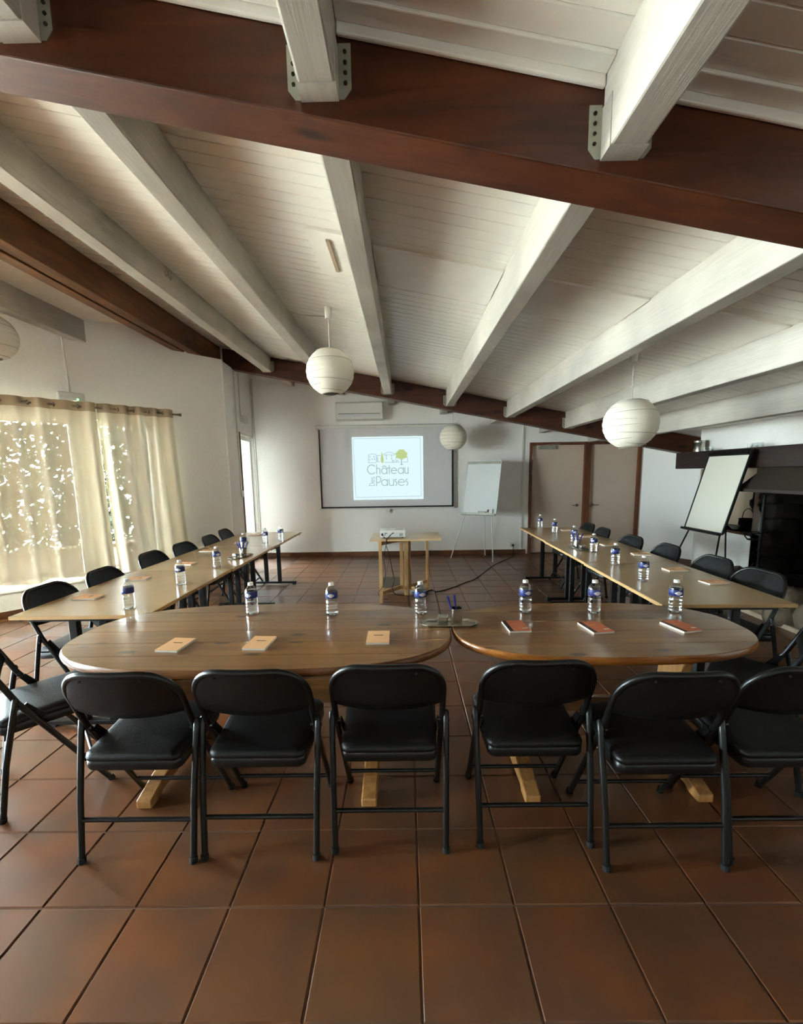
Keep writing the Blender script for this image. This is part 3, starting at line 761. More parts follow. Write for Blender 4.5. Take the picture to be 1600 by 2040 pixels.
def lam_table(x, y, L, w_, label, rz=0):
    t = thing('conference_table', label, 'table', (x, y, 0), rz, 'beige laminate conference tables')
    MB().box(-w_/2, w_/2, -L/2, L/2, ZT-.022, ZT).build('table_top', m_lam, t, bevel=.002)
    e_ = MB()
    for s in (-1, 1):
        e_.box(min(s*(w_/2), s*(w_/2+.0025)), max(s*(w_/2), s*(w_/2+.0025)), -L/2, L/2, ZT-.021, ZT-.002)
        e_.box(-w_/2, w_/2, min(s*L/2, s*(L/2+.0015)), max(s*L/2, s*(L/2+.0015)), ZT-.021, ZT-.002)
    e_.build('edge_band', m_ply, t)
    for s in (-1, 1):
        yy = s*(L/2-.085)
        lg = MB()
        lg.box(-.115, -.065, yy-.02, yy+.02, .04, ZT-.055).build('leg', m_black, t, bevel=.004)
        MB().box(.065, .115, yy-.02, yy+.02, .04, ZT-.055).build('leg', m_black, t, bevel=.004)
        MB().box(-.32, .32, yy-.024, yy+.024, .018, .046).build('foot_bar', m_black, t, bevel=.004)
        for sx in (-1, 1):
            MB().box(sx*.29-.022, sx*.29+.022, yy-.02, yy+.02, 0, .018).build('glide', m_rubber, t, bevel=.003)
        MB().box(-w_/2+.05, w_/2-.05, yy-.02, yy+.02, ZT-.055, ZT-.022).build('top_rail', m_black, t, bevel=.003)
    for sx in (-1, 1):
        MB().box(sx*(w_/2-.07)-.014, sx*(w_/2-.07)+.014, -L/2+.08, L/2-.08, ZT-.05, ZT-.022).build('side_rail', m_black, t)
        for s in (-1, 1):
            MB().lathe([(.012, 0), (.016, .008), (.016, .018)], 10, (sx*(w_/2-.025), s*(L/2-.05), ZT-.040)).build('link_clip', m_rubber, t)
    return t
NTH = ('nearest the oval tables', 'in the middle of the three', 'nearest the screen')
LT = 1.212
for k in range(3):
    yc = 2.385+LT*(k+.5)
    lam_table(-1.885+.014*k, yc+.015, LT-.006, .80, f'beige laminate table on the curtain side, {NTH[k]}')
    lam_table(1.875+.045*k, yc+.07, LT-.006, .76, f'beige laminate table on the fireplace side, {NTH[k]}', -.028)

# projector table (folding gate-leg)
ZP = .75
pt = thing('projector_table', 'small pale wooden folding table with swung-out gate legs under the projector', 'table', (-.005, 5.28, 0))
MB().box(-.415, .415, -.30, .30, ZP-.018, ZP).build('table_top', m_birchx, pt, bevel=.002)
MB().box(-.025, .025, -.02, .02, .0, ZP-.018).build('post', m_birch, pt, bevel=.002)
MB().box(-.075, -.035, .0, .05, .08, ZP-.018).build('post', m_birch, pt, bevel=.002)
def gate(ax, ay, bx, by):
    MB().box(bx-.018, bx+.018, by-.018, by+.018, 0, ZP-.018).build('leg', m_birch, pt, bevel=.002)
    MB().box(ax-.016, ax+.016, ay-.016, ay+.016, .07, ZP-.02).build('gate_post', m_birch, pt, bevel=.002)
    MB().bar((ax, ay, .115), (bx, by, .115), .02, .045).build('gate_rail', m_birch, pt, bevel=.002)
    MB().bar((ax, ay, ZP-.045), (bx, by, ZP-.045), .02, .045).build('gate_rail', m_birch, pt, bevel=.002)
gate(-.05, .03, -.295, -.295); gate(.045, .06, .275, .285)
MB().box(-.30, -.03, .16, .18, .06, .20).build('lower_panel', mat('grey_board', '#6b6257', .8), pt, bevel=.002)
MB().box(-.30, .28, .17, .20, .03, .06).build('floor_rail', m_birch, pt)

# ================================================================== THINGS ON THE TABLES
def make_bottle():
    b = thing('water_bottle', 'x', 'bottle')
    H_ = [(.026, 0), (.031, .003), (.0335, .010), (.0335, .020), (.0322, .024), (.0335, .028), (.0335, .038), (.0322, .042), (.0335, .046), (.0335, .056),
          (.0322, .060), (.0335, .064), (.0335, .078), (.0315, .085), (.0315, .089), (.0335, .096), (.0335, .132), (.0325, .138), (.028, .148), (.020, .158), (.0135, .165), (.0125, .169), (.0125, .181)]
    MB().lathe(H_, 24).build('bottle_shell', m_pet, b, smooth=60)
    MB().lathe([(r-.0014, z+(.0012 if i == 0 else 0)) for i, (r, z) in enumerate(H_[:18])]+[(.027, .140)], 24).build('water', m_water, b, smooth=60)
    lb = MB().lathe([(.0338, .098), (.0341, .0985), (.0341, .1295), (.0338, .130)], 24, cap0=False, cap1=False).build('label_band', m_blue, b, smooth=60)
    for a0 in (-PI/2-.25, PI/2+.35):
        vs = []; fs = []
        K = 9
        for i in range(K):
            a = a0+(i-(K-1)/2)*.155; hh = .0115*(1-abs((i-(K-1)/2)/((K-1)/2))**1.3)
            vs += [(.0344*math.cos(a), .0344*math.sin(a), .114-hh), (.0344*math.cos(a), .0344*math.sin(a), .114+hh)]
        for i in range(K-1): fs.append((2*i, 2*i+2, 2*i+3, 2*i+1))
        MB().add(vs, fs).build('label_emblem', m_pale, lb)
    MB().lathe([(.0148, .166), (.0148, .178), (.0135, .1815)], 16).build('cap', m_whitep, b, smooth=40)
    return b
bottle = make_bottle(); BOT = []
for k, p in enumerate(((503, 1223), (662, 1224), (838, 1222))):
    BOT.append((onz(*p, ZO), .3*k, ('water bottle on the larger oval table, toward its rounded outer end', 'water bottle on the larger oval table, middle one of three', 'water bottle on the larger oval table, just behind the silver tray')[k]))
for k, p in enumerate(((1046, 1219), (1183, 1220), (1344, 1220))):
    BOT.append((onz(*p, ZO), .5-.2*k, ('water bottle on the smaller oval table, closest to the pen holder', 'water bottle on the smaller oval table, middle one of three', 'water bottle on the smaller oval table, toward its outer end')[k]))
for k, p in enumerate(((258, 1212), (361, 1164), (433, 1130), (486, 1096), (529, 1083), (560, 1077))):
    BOT.append((onz(*p, ZT), -.5+.8*(k % 3), f'{ORD[k]} water bottle from the oval tables, on the curtain-side tables'))
for k, p in enumerate(((1281, 1157), (1225, 1125), (1182, 1100), (1143, 1080), (1105, 1062), (1076, 1051))):
    BOT.append((onz(*p, ZT), .2+.9*(k % 3), f'{ORD[k]} water bottle from the oval tables, on the fireplace-side tables'))
for k, (loc, rz, lab) in enumerate(BOT):
    if k == 0: bottle.location = loc; bottle.rotation_euler = (0, 0, rz); bottle['label'] = lab; bottle['group'] = 'small water bottles'
    else: copy_thing(bottle, loc, rz, lab, 'small water bottles')

def make_pad(cover, lines):
    p = thing('notepad', 'x', 'notepad')
    MB().box(-.052, .052, -.074, .074, 0, .009).build('pages', m_page, p, bevel=.0008)
    c = MB().box(-.0525, .0525, -.0745, .0745, .009, .0105).build('cover', cover, p, bevel=.0005)
    if lines == 1:
        MB().box(-.022, .022, .012, .019, .0105, .0108).build('printed_line', m_ink, c)
    else:
        MB().box(-.0525, -.032, -.0745, .0745, .0105, .0108).build('printed_band', m_ink, c)
        MB().box(.020, .046, -.046, -.036, .0105, .0108).build('printed_line', m_page, c)
        MB().box(-.02, .01, .02, .024, .0105, .0108).build('printed_line', m_pad1, c)
    return p
padA = make_pad(m_pad1, 1); padB = make_pad(m_pad2, 2); fA = fB = True
PADS = []
for k, (p, rz) in enumerate((((351, 1287), -.10), ((518, 1283), -.06), ((754, 1272), .02))):
    PADS.append((0, onz(*p, ZO), rz, ('peach notepad on the larger oval table, toward its rounded outer end', 'peach notepad on the larger oval table, middle one of three', 'peach notepad on the larger oval table, closest to the silver tray')[k], 'notepads on the oval tables'))
for k, (p, rz) in enumerate((((1028, 1250), .05), ((1186, 1252), .14), ((1356, 1250), .22))):
    PADS.append((1, onz(*p, ZO), rz, ('orange notepad on the smaller oval table, closest to the pen holder', 'orange notepad on the smaller oval table, middle one of three', 'orange notepad on the smaller oval table, toward its outer end')[k], 'notepads on the oval tables'))
for k, p in enumerate(((177, 1191), (276, 1154), (372, 1124), (415, 1098), (482, 1082), (508, 1067))):
    PADS.append((0, onz(*p, ZT), -PI/2+.15*math.sin(k*2), f'{ORD[k]} peach notepad from the oval tables, on the curtain-side tables', 'notepads on the side tables'))
for k, p in enumerate(((1422, 1161), (1345, 1136), (1277, 1105), (1213, 1086), (1170, 1069), (1130, 1057))):
    PADS.append((0, onz(*p, ZT), PI/2+.15*math.sin(k*2+1), f'{ORD[k]} peach notepad from the oval tables, on the fireplace-side tables', 'notepads on the side tables'))
for kind, loc, rz, lab, g in PADS:
    src = padB if kind else padA
    if (kind and fB) or (not kind and fA):
        src.location = loc; src.rotation_euler = (0, 0, rz); src['label'] = lab; src['group'] = g
        if kind: fB = False
        else: fA = False
    else: copy_thing(src, loc, rz, lab, g)

def make_tray():
    a, b = .145, .055; ch = .035
    out = [(a-ch, -b), (a, -b+ch), (a, b-ch), (a-ch, b), (-a+ch, b), (-a, b-ch), (-a, -b+ch), (-a+ch, -b)]
    return MB().rings(out, [(.90, .0), (.985, .010), (1.0, .0105), (1.0, .0125), (.97, .0125), (.89, .003)]).build('tray', m_steel)
def make_holder():
    h = MB(); o_ = sup(.027, .027, 6, 32)
    h.rings(o_, [(.96, 0), (1, .003), (1, .085), (.95, .085), (.95, .006)]); return h.build('pen_holder', m_steel, smooth=40)
def make_tin():
    h = MB(); o_ = sup(.026, .026, 8, 32)
    h.rings(o_, [(.96, 0), (1, .003), (1, .042), (.93, .042), (.93, .034)]); return h.build('small_tin', m_steel, smooth=40)
trm, hom, tim = make_tray(), make_holder(), make_tin()
def make_pen():
    p = thing('pen', 'x', 'pen')
    MB().lathe([(.001, 0), (.0035, .012), (.0038, .02), (.0038, .125)], 8).build('barrel', m_pen, p, smooth=40)
    MB().lathe([(.0045, .095), (.0045, .140), (.003, .146)], 8).build('pen_cap', m_pen, p, smooth=40)
    MB().box(.0045, .0062, -.0018, .0018, .108, .142).build('clip', m_pen, p)
    return p
pen = make_pen(); pen_first = True
WHERE = ('on the oval tables', 'on the curtain-side tables', 'on the fireplace-side tables')
tc_ = onz(894, 1244, ZO); tl_ = onz(480, 1110, ZT); tr_ = onz(1153, 1093, ZT)
for k, (loc, rz, npn) in enumerate(((tc_, -.04, 2), (tl_, 1.15, 7), (tr_, 1.75, 6))):
    t_ = trm if k == 0 else trm.copy(); h_ = hom if k == 0 else hom.copy(); n_ = tim if k == 0 else tim.copy()
    if k: [COL.objects.link(q) for q in (t_, h_, n_)]
    t_.location = loc; t_.rotation_euler = (0, 0, rz); z = loc[2]+.0032
    tag(t_, f'silver octagonal tray {WHERE[k]}', 'tray', 'silver trays')
    R2 = Matrix.Rotation(rz, 3, 'Z')
    hp = Vector(loc)+R2 @ Vector((.040, .0, 0)); np_ = Vector(loc)+R2 @ Vector((-.030, .0, 0))
    if k: hp, np_ = (Vector(loc)+R2 @ Vector((.03, 0, 0)), Vector(loc)+R2 @ Vector((-.06, 0, 0)))
    h_.location = (hp.x, hp.y, z); h_.rotation_euler = (0, 0, rz+.1); n_.location = (np_.x, np_.y, z); n_.rotation_euler = (0, 0, rz-.1)
    tag(h_, f'square steel pen holder standing on the tray {WHERE[k]}', 'pen holder', 'steel pen holders')
    tag(n_, f'small low square steel tin on the tray {WHERE[k]}', 'tin', 'small steel tins')
    for q in range(npn):
        pn = pen if pen_first else dup(pen); pen_first = False
        if npn == 2: lean = (-.30, -.16)[q]; az = 0.0; px_, py_ = ((-.004, 0.0), (.010, .006))[q]
        else: az = 2*PI*q/npn; lean = -.33; px_, py_ = .006*math.cos(az), .006*math.sin(az)
        pn.location = (hp.x+px_, hp.y+py_, z+.0075)
        pn.rotation_euler = (Matrix.Rotation(az, 3, 'Z') @ Matrix.Rotation(lean if npn == 2 else -lean, 3, 'Y')).to_euler()
        tag(pn, (f'dark blue pen leaning in the pen holder {WHERE[k]}, ' + ('leaning furthest' if q == 0 else 'the more upright one')) if npn == 2 else f'dark blue pen in the crowded pen holder {WHERE[k]}', 'pen', f'blue pens in the holder {WHERE[k]}')

# ---- projector and its cables
pj = thing('projector', 'white video projector on the small wooden table', 'projector', (-.155, 5.185, ZP), .03)
MB().box(-.15, .15, -.11, .11, .012, .098).build('body', m_whitep, pj, bevel=.012, seg=3)
for x in (-.11, .11): MB().lathe([(.012, 0), (.012, .014)], 10, (x, -.07, 0)).build('foot', m_rubber, pj)
MB().lathe([(.014, 0), (.014, .014)], 10, (0, .08, 0)).build('foot', m_rubber, pj)
ln = MB().lathe([(.034, 0), (.034, .02), (.026, .02), (.026, .008)], 20); ln.xf(Matrix.Translation((.06, .108, .055)) @ Matrix.Rotation(-PI/2, 4, 'X')); ln.build('lens', m_black, pj, smooth=40)
MB().box(-.145, .145, -.1125, -.1105, .02, .07).build('port_panel', m_white_metal, pj)
for x, z, w_, h_ in ((-.125, .05, .022, .028), (-.085, .065, .03, .008), (-.095, .045, .018, .008), (.0, .065, .02, .01), (-.03, .03, .012, .006), (.095, .045, .04, .035)):
    MB().box(x-w_/2, x+w_/2, -.1135, -.1120, z-h_/2, z+h_/2).build('port', m_black if w_ < .035 else m_galv, pj)
for x in (-.08, -.06, -.04): MB().box(x-.006, x+.006, -.05, -.038, .098, .1005).build('button', m_galv, pj)
MB().box(.03, .12, -.06, .0, .098, .0995).build('vent_grille', m_galv, pj)
def cable(name, pts, r, m_, label, cat='cable', ends=None):
    P_ = [Vector(p) for p in pts]; out = []
    for i in range(len(P_)-1):
        a = P_[max(i-1, 0)]; b = P_[i]; c = P_[i+1]; d = P_[min(i+2, len(P_)-1)]
        for k in range(6):
            t = k/6; out.append(.5*((2*b)+(c-a)*t+(2*a-5*b+4*c-d)*t*t+(3*b-a-3*c+d)*t**3))
    out.append(P_[-1])
    o = MB().tube(out, r, 6).build(name, m_, smooth=60); return tag(o, label, cat)
cable('power_cable', [(-.155, 5.06, ZP+.065), (-.20, 5.0, ZP+.03), (-.235, 4.965, ZP-.04), (-.195, 4.95, .58), (-.17, 4.96, .42), (-.145, 4.98, .28), (-.17, 5.0, .17), (-.13, 5.03, .09), (-.03, 5.12, .05), (.06, 5.2, .02)], .0045, m_cord, 'dark cable hanging from the projector across the open gate')
cable('power_cable', [(-.29, 5.06, ZP+.05), (-.24, 5.02, ZP+.012), (-.225, 4.965, ZP-.03), (-.26, 4.96, .55), (-.245, 4.965, .36), (-.275, 4.93, .22), (-.33, 4.95, .13), (-.30, 5.02, .05), (-.22, 5.1, .008)], .0035, m_cord, 'thin dark cable looping round the front table leg')
fp = [(.10, 5.33, .02), (.22, 5.42, .006)]+[(x, y, .006) for x, y, _ in (onz(860, 1176, 0), onz(872, 1179, 0), onz(900, 1172, 0), onz(925, 1162, 0), onz(950, 1152, 0), onz(985, 1126, 0))]+[(1.90, 7.72, .006), (1.965, 7.955, .03), (1.965, 7.955, .165)]
cable('extension_cable', fp, .006, m_cord, 'brown extension cable running over the tiles to the wall socket')
ad = thing('power_adapter', 'black and white power strip on the floor under the projector table', 'power strip', (.14, 5.36, 0), .3)
MB().box(-.09, .09, -.03, .03, 0, .045).build('strip_body', m_whitep, ad, bevel=.005)
MB().box(-.04, .02, -.028, .028, .045, .10).build('plug', m_black, ad, bevel=.006)
MB().box(.035, .075, -.022, .022, .045, .085).build('plug', m_black, ad, bevel=.006)

# ================================================================== BACK WALL THINGS
ac = thing('air_conditioner', 'white wall air conditioner above the projection screen', 'air conditioner', (-.782, YB, 2.44))
MB().prism([(0, 0), (-.17, .02), (-.205, .08), (-.205, .28), (-.17, .305), (0, .305)], -.41, .41, lambda u_, v_, d: (d, u_, v_)).build('body', m_whitep, ac, bevel=.006)
MB().box(-.36, .36, -.2075, -.2045, .098, .106).build('outlet_slot', m_dkframe, ac)
MB().box(-.36, .36, -.212, -.19, .045, .085).build('louvre', m_white_metal, ac, bevel=.004)
MB().box(.27, .34, -.2075, -.2045, .06, .08).build('display', m_galv, ac)
YS = 7.93
sc = thing('projection_screen', 'pull-down projection screen with black borders on the back wall', 'screen', (-.33, YS, 0))
MB().prism([(.035*math.cos(a), .035*math.sin(a)) for a in np.linspace(0, 2*PI, 13)[:-1]], -1.245, 1.215, lambda u_, v_, d: (d, .03+u_, 2.335+v_)).build('roller_casing', m_whitep, sc, smooth=40)
for s in (-1.25, 1.215): MB().box(s, s+.03, -.015, .068, 2.29, 2.38).build('end_cap', m_whitep, sc, bevel=.006)
vs = []; fs = []; NX, NZ = 60, 16
for j in range(NZ+1):
    for i in range(NX+1):
        f_ = i/NX; k = j/NZ
        yy = .008*math.sin(f_*2*PI*9+.6*math.sin(5*f_))*k**1.5*(.5+.5*math.sin(f_*7))+.006*math.sin(f_*11+2*k)*(1-f_)
        vs.append((-1.19+2.385*f_, yy, .905+1.405*k))
for j in range(NZ):
    for i in range(NX): q = j*(NX+1)+i; fs.append((q, q+1, q+NX+2, q+NX+1))
MB().add(vs, fs).build('screen_fabric', m_screen, sc, smooth=180)
MB().box(-1.195, -1.172, -.012, -.003, .90, 2.29).build('border_strip', m_dkframe, sc)
MB().box(1.165, 1.195, -.012, -.003, .90, 2.29).build('border_strip', m_dkframe, sc)
MB().box(-1.195, 1.195, -.012, -.003, .898, .925).build('border_strip', m_dkframe, sc)
MB().tube([(-1.225, 0, .885), (1.205, 0, .885)], .014, 10).build('bottom_bar', m_whitep, sc)
MB().box(-.02, .02, -.01, .004, .80, .875).build('pull_tab', m_whitep, sc, bevel=.005)
# projected slide (projector light put in as glowing sheets): white field, frame line, drawing, lettering
def emis(name, c, st):
    m = bpy.data.materials.new(name); m.use_nodes = True; N = m.node_tree.nodes; N.remove(N['Principled BSDF'])
    e_ = N.new('ShaderNodeEmission'); e_.inputs[0].default_value = lin(c); e_.inputs[1].default_value = st
    m.node_tree.links.new(e_.outputs[0], N['Material Output'].inputs[0]); return m
SLW = .060
m_slide = emis('projected_white', '#e4fbff', SLW); m_sgrey = emis('projected_grey', '#a9c4c4', SLW*.95); m_sgreen = emis('projected_green', '#c0d490', SLW); m_sline = emis('projected_line', '#a6c2c8', SLW)
sx0, sx1, sz0, sz1 = -.935+.33, .326+.33, 1.045, 2.155
def sp(cx, cy, d=-.020): return (sx0+(sx1-sx0)*(cx-146)/1286, d, sz1-(sz1-sz0)*(cy-95)/1172)
slide = MB().box(sx0, sx1, -.018, -.0165, sz0, sz1).build('projected_slide', m_slide, sc)
def ribbon(mb, pts, wd, closed=False):
    pts = list(pts)+([pts[0]] if closed else [])
    for (x0, y0_), (x1, y1_) in zip(pts, pts[1:]):
        L_ = math.hypot(x1-x0, y1_-y0_) or 1; dx, dy = (x1-x0)/L_, (y1_-y0_)/L_; e_ = wd*.22; hx, hy = -dy*wd/2, dx*wd/2
        x0, y0_, x1, y1_ = x0-dx*e_, y0_-dy*e_, x1+dx*e_, y1_+dy*e_
        mb.add([sp(x0+hx, y0_+hy), sp(x1+hx, y1_+hy), sp(x1-hx, y1_-hy), sp(x0-hx, y0_-hy)], [(0,1,2,3)])
    return mb
def arc(cx, cy, rx, ry, a0, a1, n=22): return [(cx+rx*math.cos(math.radians(a)), cy-ry*math.sin(math.radians(a))) for a in np.linspace(a0, a1, n)]
GL = {
 'letter_C': [arc(492, 697, 78, 84, 42, 318, 30)],
 'letter_h': [[(583, 612), (583, 785)], [(583, 725)]+arc(612, 710, 29, 36, 170, 0)+[(641, 785)]],
 'letter_a_circumflex': [arc(722, 729, 50, 52, 0, 360, 34), [(770, 668), (770, 785)], [(683, 658), (722, 632), (760, 658)]],
 'letter_t': [[(812, 628), (812, 785)], [(780, 676), (838, 676)]],
 'letter_e': [[(848, 724), (946, 724)]+arc(897, 729, 50, 52, 5, 318, 30)],
 'letter_a': [arc(1022, 729, 50, 52, 0, 360, 34), [(1072, 668), (1072, 785)]],
 'letter_u': [[(1098, 668), (1098, 745)]+arc(1127, 745, 29, 38, 180, 360)+[(1156, 668)], [(1156, 668), (1156, 785)]],
 'letter_P': [[(576, 828), (576, 1008)], [(576, 832)]+arc(612, 888, 42, 56, 90, -90)+[(576, 944)]],
 'letter_a_second': [arc(722, 948, 54, 56, 0, 360, 34), [(775, 885), (775, 1008)]],
 'letter_u_second': [[(806, 885), (806, 965)]+arc(846, 965, 40, 40, 180, 360)+[(886, 885)], [(886, 885), (886, 1008)]],
 'letter_s': [arc(934, 912, 20, 24, 60, 250, 14)+arc(926, 968, 20, 34, 70, -110, 14)],
 'letter_e_second': [[(972, 943), (1090, 943)]+arc(1031, 948, 58, 58, 5, 318, 30)],
 'letter_s_second': [arc(1134, 912, 20, 24, 60, 250, 14)+arc(1126, 968, 20, 34, 70, -110, 14)],
}
for nm, strokes in GL.items():
    nm = nm.replace('_second', ''); mb = MB()
    for s_ in strokes: ribbon(mb, s_, 15)
    mb.build(nm, m_sgrey, slide)
def up90(pts, y0_): return [(540-ly, y0_-lx) for lx, ly in pts]      # lettering that reads upwards
def la(cx, cy, rx, ry, a0, a1, n=14): return [(cx+rx*math.cos(math.radians(a)), cy+ry*math.sin(math.radians(a))) for a in np.linspace(a0, a1, n)]
for nm, strokes in {'small_letter_D': [up90([(4, 0), (4, 98)], 1005), up90([(4, 0)]+la(10, 49, 44, 49, -90, 90, 20)+[(4, 98)], 1005)],
                    'small_letter_e': [up90([(2, 30), (54, 30)], 938), up90(la(28, 29, 27, 28, 5, 315, 24), 938)],
                    'small_letter_s': [up90(la(18, 43, 13, 14, 40, 265, 14)+la(16, 14, 14, 15, 85, -140, 14), 874)]}.items():
    mb = MB()
    for s_ in strokes: ribbon(mb, s_, 10)
    mb.build(nm, m_sgrey, slide)
ribbon(MB(), [(168, 122), (1382, 128), (1390, 1213), (190, 1218)], 7, True).build('frame_line', m_sline, slide)
for s_ in ([(432, 432), (505, 405), (582, 425)], [(438, 430), (438, 572), (580, 572), (580, 430)], [(595, 440), (660, 440)], [(600, 440), (600, 555), (655, 555)],
           [(708, 418), (815, 378), (930, 418)], [(720, 432), (920, 432)], [(725, 570), (935, 570), (935, 480)], [(935, 570), (1010, 570)], [(1065, 570), (1148, 570), (1148, 470)],
           [(870, 530), (870, 560), (900, 560), (900, 530), (870, 530)], [(953, 560), (953, 535), (975, 535), (975, 560)]): ribbon(MB(), s_, 8.5).build('house_line', m_sline, slide)
for x, y in ((466, 462), (540, 462), (460, 515), (507, 508), (548, 508), (763, 455), (860, 455), (765, 500), (860, 500), (600, 498), (600, 540)): ribbon(MB(), [(x, y-10), (x, y+10)], 16).build('house_window', m_sline, slide)
def poly_piece(nm, pts, m_): MB().add([sp(x, y, -.0195) for x, y in pts], [tuple(range(len(pts)))]).build(nm, m_, slide)
poly_piece('cypress', [(685, 370), (700, 430), (715, 520), (705, 580), (675, 580), (660, 520), (672, 430)], m_sgreen)
crown = []
for k in range(40):
    a = 2*PI*k/40; r = 1+.07*math.sin(7*a)
    crown.append((1038+105*r*math.cos(a)*(1-.18*math.sin(a)), 425-92*r*math.sin(a)))
poly_piece('tree_crown', crown, m_sgreen)
poly_piece('tree_trunk', [(1030, 500), (1047, 500), (1047, 590), (1062, 622), (1012, 622), (1030, 590)], m_sgrey)

def socket(x, z, label, y=YB):
    o = thing('wall_socket', label, 'socket', (x, y, z))
    MB().box(-.042, .042, -.012, 0, -.042, .042).build('plate', m_whitep, o, bevel=.003)
    l = MB().lathe([(.02, 0), (.02, .003)], 14); l.xf(Matrix.Translation((0, -.012, 0)) @ Matrix.Rotation(PI/2, 4, 'X')); l.build('socket_well', m_galv, o)
    return o
socket(-2.42, .155, 'white wall socket low on the wall near the curtain-side tables'); s2 = socket(1.955, .165, 'white wall socket with a black plug beside the trunking')
pg = MB().lathe([(.018, 0), (.018, .03), (.010, .04)], 12); pg.xf(Matrix.Translation((0.01, -.013, 0)) @ Matrix.Rotation(PI/2, 4, 'X')); pgo = pg.build('power_plug', m_black)
pgo.location = (1.955, YB, .165); tag(pgo, 'black plug in the wall socket beside the trunking', 'plug')
sw = thing('light_switch', 'white light switch beside the white door at the end of a cable', 'switch', fl2(.56, 0, 1.21), math.atan2(u2.y, u2.x))
MB().box(-.04, .04, -.025, 0, -.04, .06).build('plate', m_whitep, sw, bevel=.006)
MB().box(-.02, .02, -.03, -.024, -.02, .03).build('rocker', m_white_metal, sw, bevel=.003)
def run(pts, nm, lab): tag(MB().tube(pts, .009, 6).build(nm, m_wcord), lab, 'cable')
run([fl2(.50, -.010, 3.13), fl2(.50, -.010, 1.20)], 'surface_cable', 'white surface cable running down to the light switch')
run([fl2(.72, -.010, 3.13), fl2(.72, -.010, 2.48)], 'surface_cable', 'white surface cable running down to the small light above the white door')
el = thing('emergency_light', 'small white emergency light above the white door', 'emergency light', fl2(.84, 0, 2.43), math.atan2(u2.y, u2.x))
MB().box(-.15, .15, -.055, 0, -.055, .05).build('housing', m_whitep, el, bevel=.012)
MB().box(-.13, .13, -.062, -.05, -.05, -.005).build('diffuser', m_white_metal, el, bevel=.008)
ep = wp(.86, 2.435, 0)
e2 = thing('emergency_light', 'white emergency light with a green lamp above the curtains', 'emergency light', tuple(ep), math.atan2(WU.y, WU.x))
MB().box(-.13, .13, -.06, 0, -.055, .05).build('housing', m_whitep, e2, bevel=.014)
MB().box(-.12, .12, -.066, -.05, -.05, .0).build('diffuser', m_white_metal, e2, bevel=.008)
MB().box(.05, .062, -.068, -.064, -.035, -.023).build('indicator', m_led, e2)
run([tuple(wp(.84, 3.19, -.008)), tuple(wp(.86, 2.485, -.008))], 'surface_cable', 'white surface cable down to the emergency light over the curtains')

# ---- flip charts
def flip(name, label, corners, feet, m_leg, m_board, m_rim, hinge):
    BL, BR, TL, TR = [Vector(c) for c in corners]
    org = (BL+BR)/2; org.z = 0
    t = thing(name, label, 'flip chart', tuple(org))
    u_ = (BR-BL).normalized(); v_ = (TL-BL).normalized(); n_ = u_.cross(v_).normalized()
    if n_.dot(Vector((0, 0, 1.5))-Vector((BL.x, BL.y, 0))) < 0 and False: n_ = -n_
    toc = Vector((-BL.x, -BL.y, 0))
    if n_.dot(toc) < 0: n_ = -n_
    w_ = (BR-BL).length; h_ = (TL-BL).length
    def q(a, b, c): return BL+u_*a+v_*b+n_*c-org
    def bx(a0, a1, b0, b1, c0, c1): return MB().hexa([q(a0,b0,c0),q(a1,b0,c0),q(a1,b1,c0),q(a0,b1,c0),q(a0,b0,c1),q(a1,b0,c1),q(a1,b1,c1),q(a0,b1,c1)])
    bx(0, w_, 0, h_, -.012, .004).build('board', m_board, t, bevel=.003)
    r_ = MB()
    for a in ((0, w_, -.012, .010), (0, w_, h_-.010, h_+.012)): r_.hexa([q(a[0],a[2],-.016),q(a[1],a[2],-.016),q(a[1],a[3],-.016),q(a[0],a[3],-.016),q(a[0],a[2],.010),q(a[1],a[2],.010),q(a[1],a[3],.010),q(a[0],a[3],.010)])
    for a in ((-.010, .010), (w_-.010, w_+.010)): r_.hexa([q(a[0],0,-.016),q(a[1],0,-.016),q(a[1],h_,-.016),q(a[0],h_,-.016),q(a[0],0,.010),q(a[1],0,.010),q(a[1],h_,.010),q(a[0],h_,.010)])
    r_.build('rim', m_rim, t, bevel=.004)
    bx(.01, w_-.01, h_-.055, h_-.012, .006, .03).build('clamp_bar', hinge, t, bevel=.006)
    bx(0, w_, -.03, .0, .004, .06).build('pen_ledge', hinge, t, bevel=.006)
    tops = [q(w_*.18, .25, -.02), q(w_*.82, .25, -.02), q(w_*.5, h_*.8, -.03)]
    for p, f_ in zip(tops, feet):
        f_ = Vector(f_)-org
        MB().tube([p, p+(f_-p)*.5, f_+Vector((0, 0, .012))], .0095, 8).build('leg', m_leg, t, smooth=50)
        MB().tube([f_, f_+(p-f_).normalized()*.03], .013, 8).build('foot_tip', m_rubber if m_leg is m_black else m_whitep, t)
    return t, q, w_
c_ = Vector((1.225, 7.35, 0)); hu = Vector((.257, -.154, 0)); ld = Vector((.51, .86, 0))*.25
flw, qf, wf_ = flip('flip_chart', 'white flip chart easel with silver legs beside the projection screen',
     [c_-hu+Vector((0,0,.815)), c_+hu+Vector((0,0,.815)), c_-hu+ld+Vector((0,0,1.69)), c_+hu+ld+Vector((0,0,1.69))],
     [(.79, 7.655, 0), (1.456, 7.262, 0), (1.44, 7.90, 0)], m_white_metal, mat('whiteboard', '#d9dcda', .25), m_white_metal, m_galv)
fo = Vector(flw.location)
er = MB(); a_ = wf_*.50
er.hexa([qf(a_, 0, .008), qf(a_+.14, 0, .008), qf(a_+.14, .035, .008), qf(a_, .035, .008), qf(a_, 0, .05), qf(a_+.14, 0, .05), qf(a_+.14, .035, .05), qf(a_, .035, .05)])
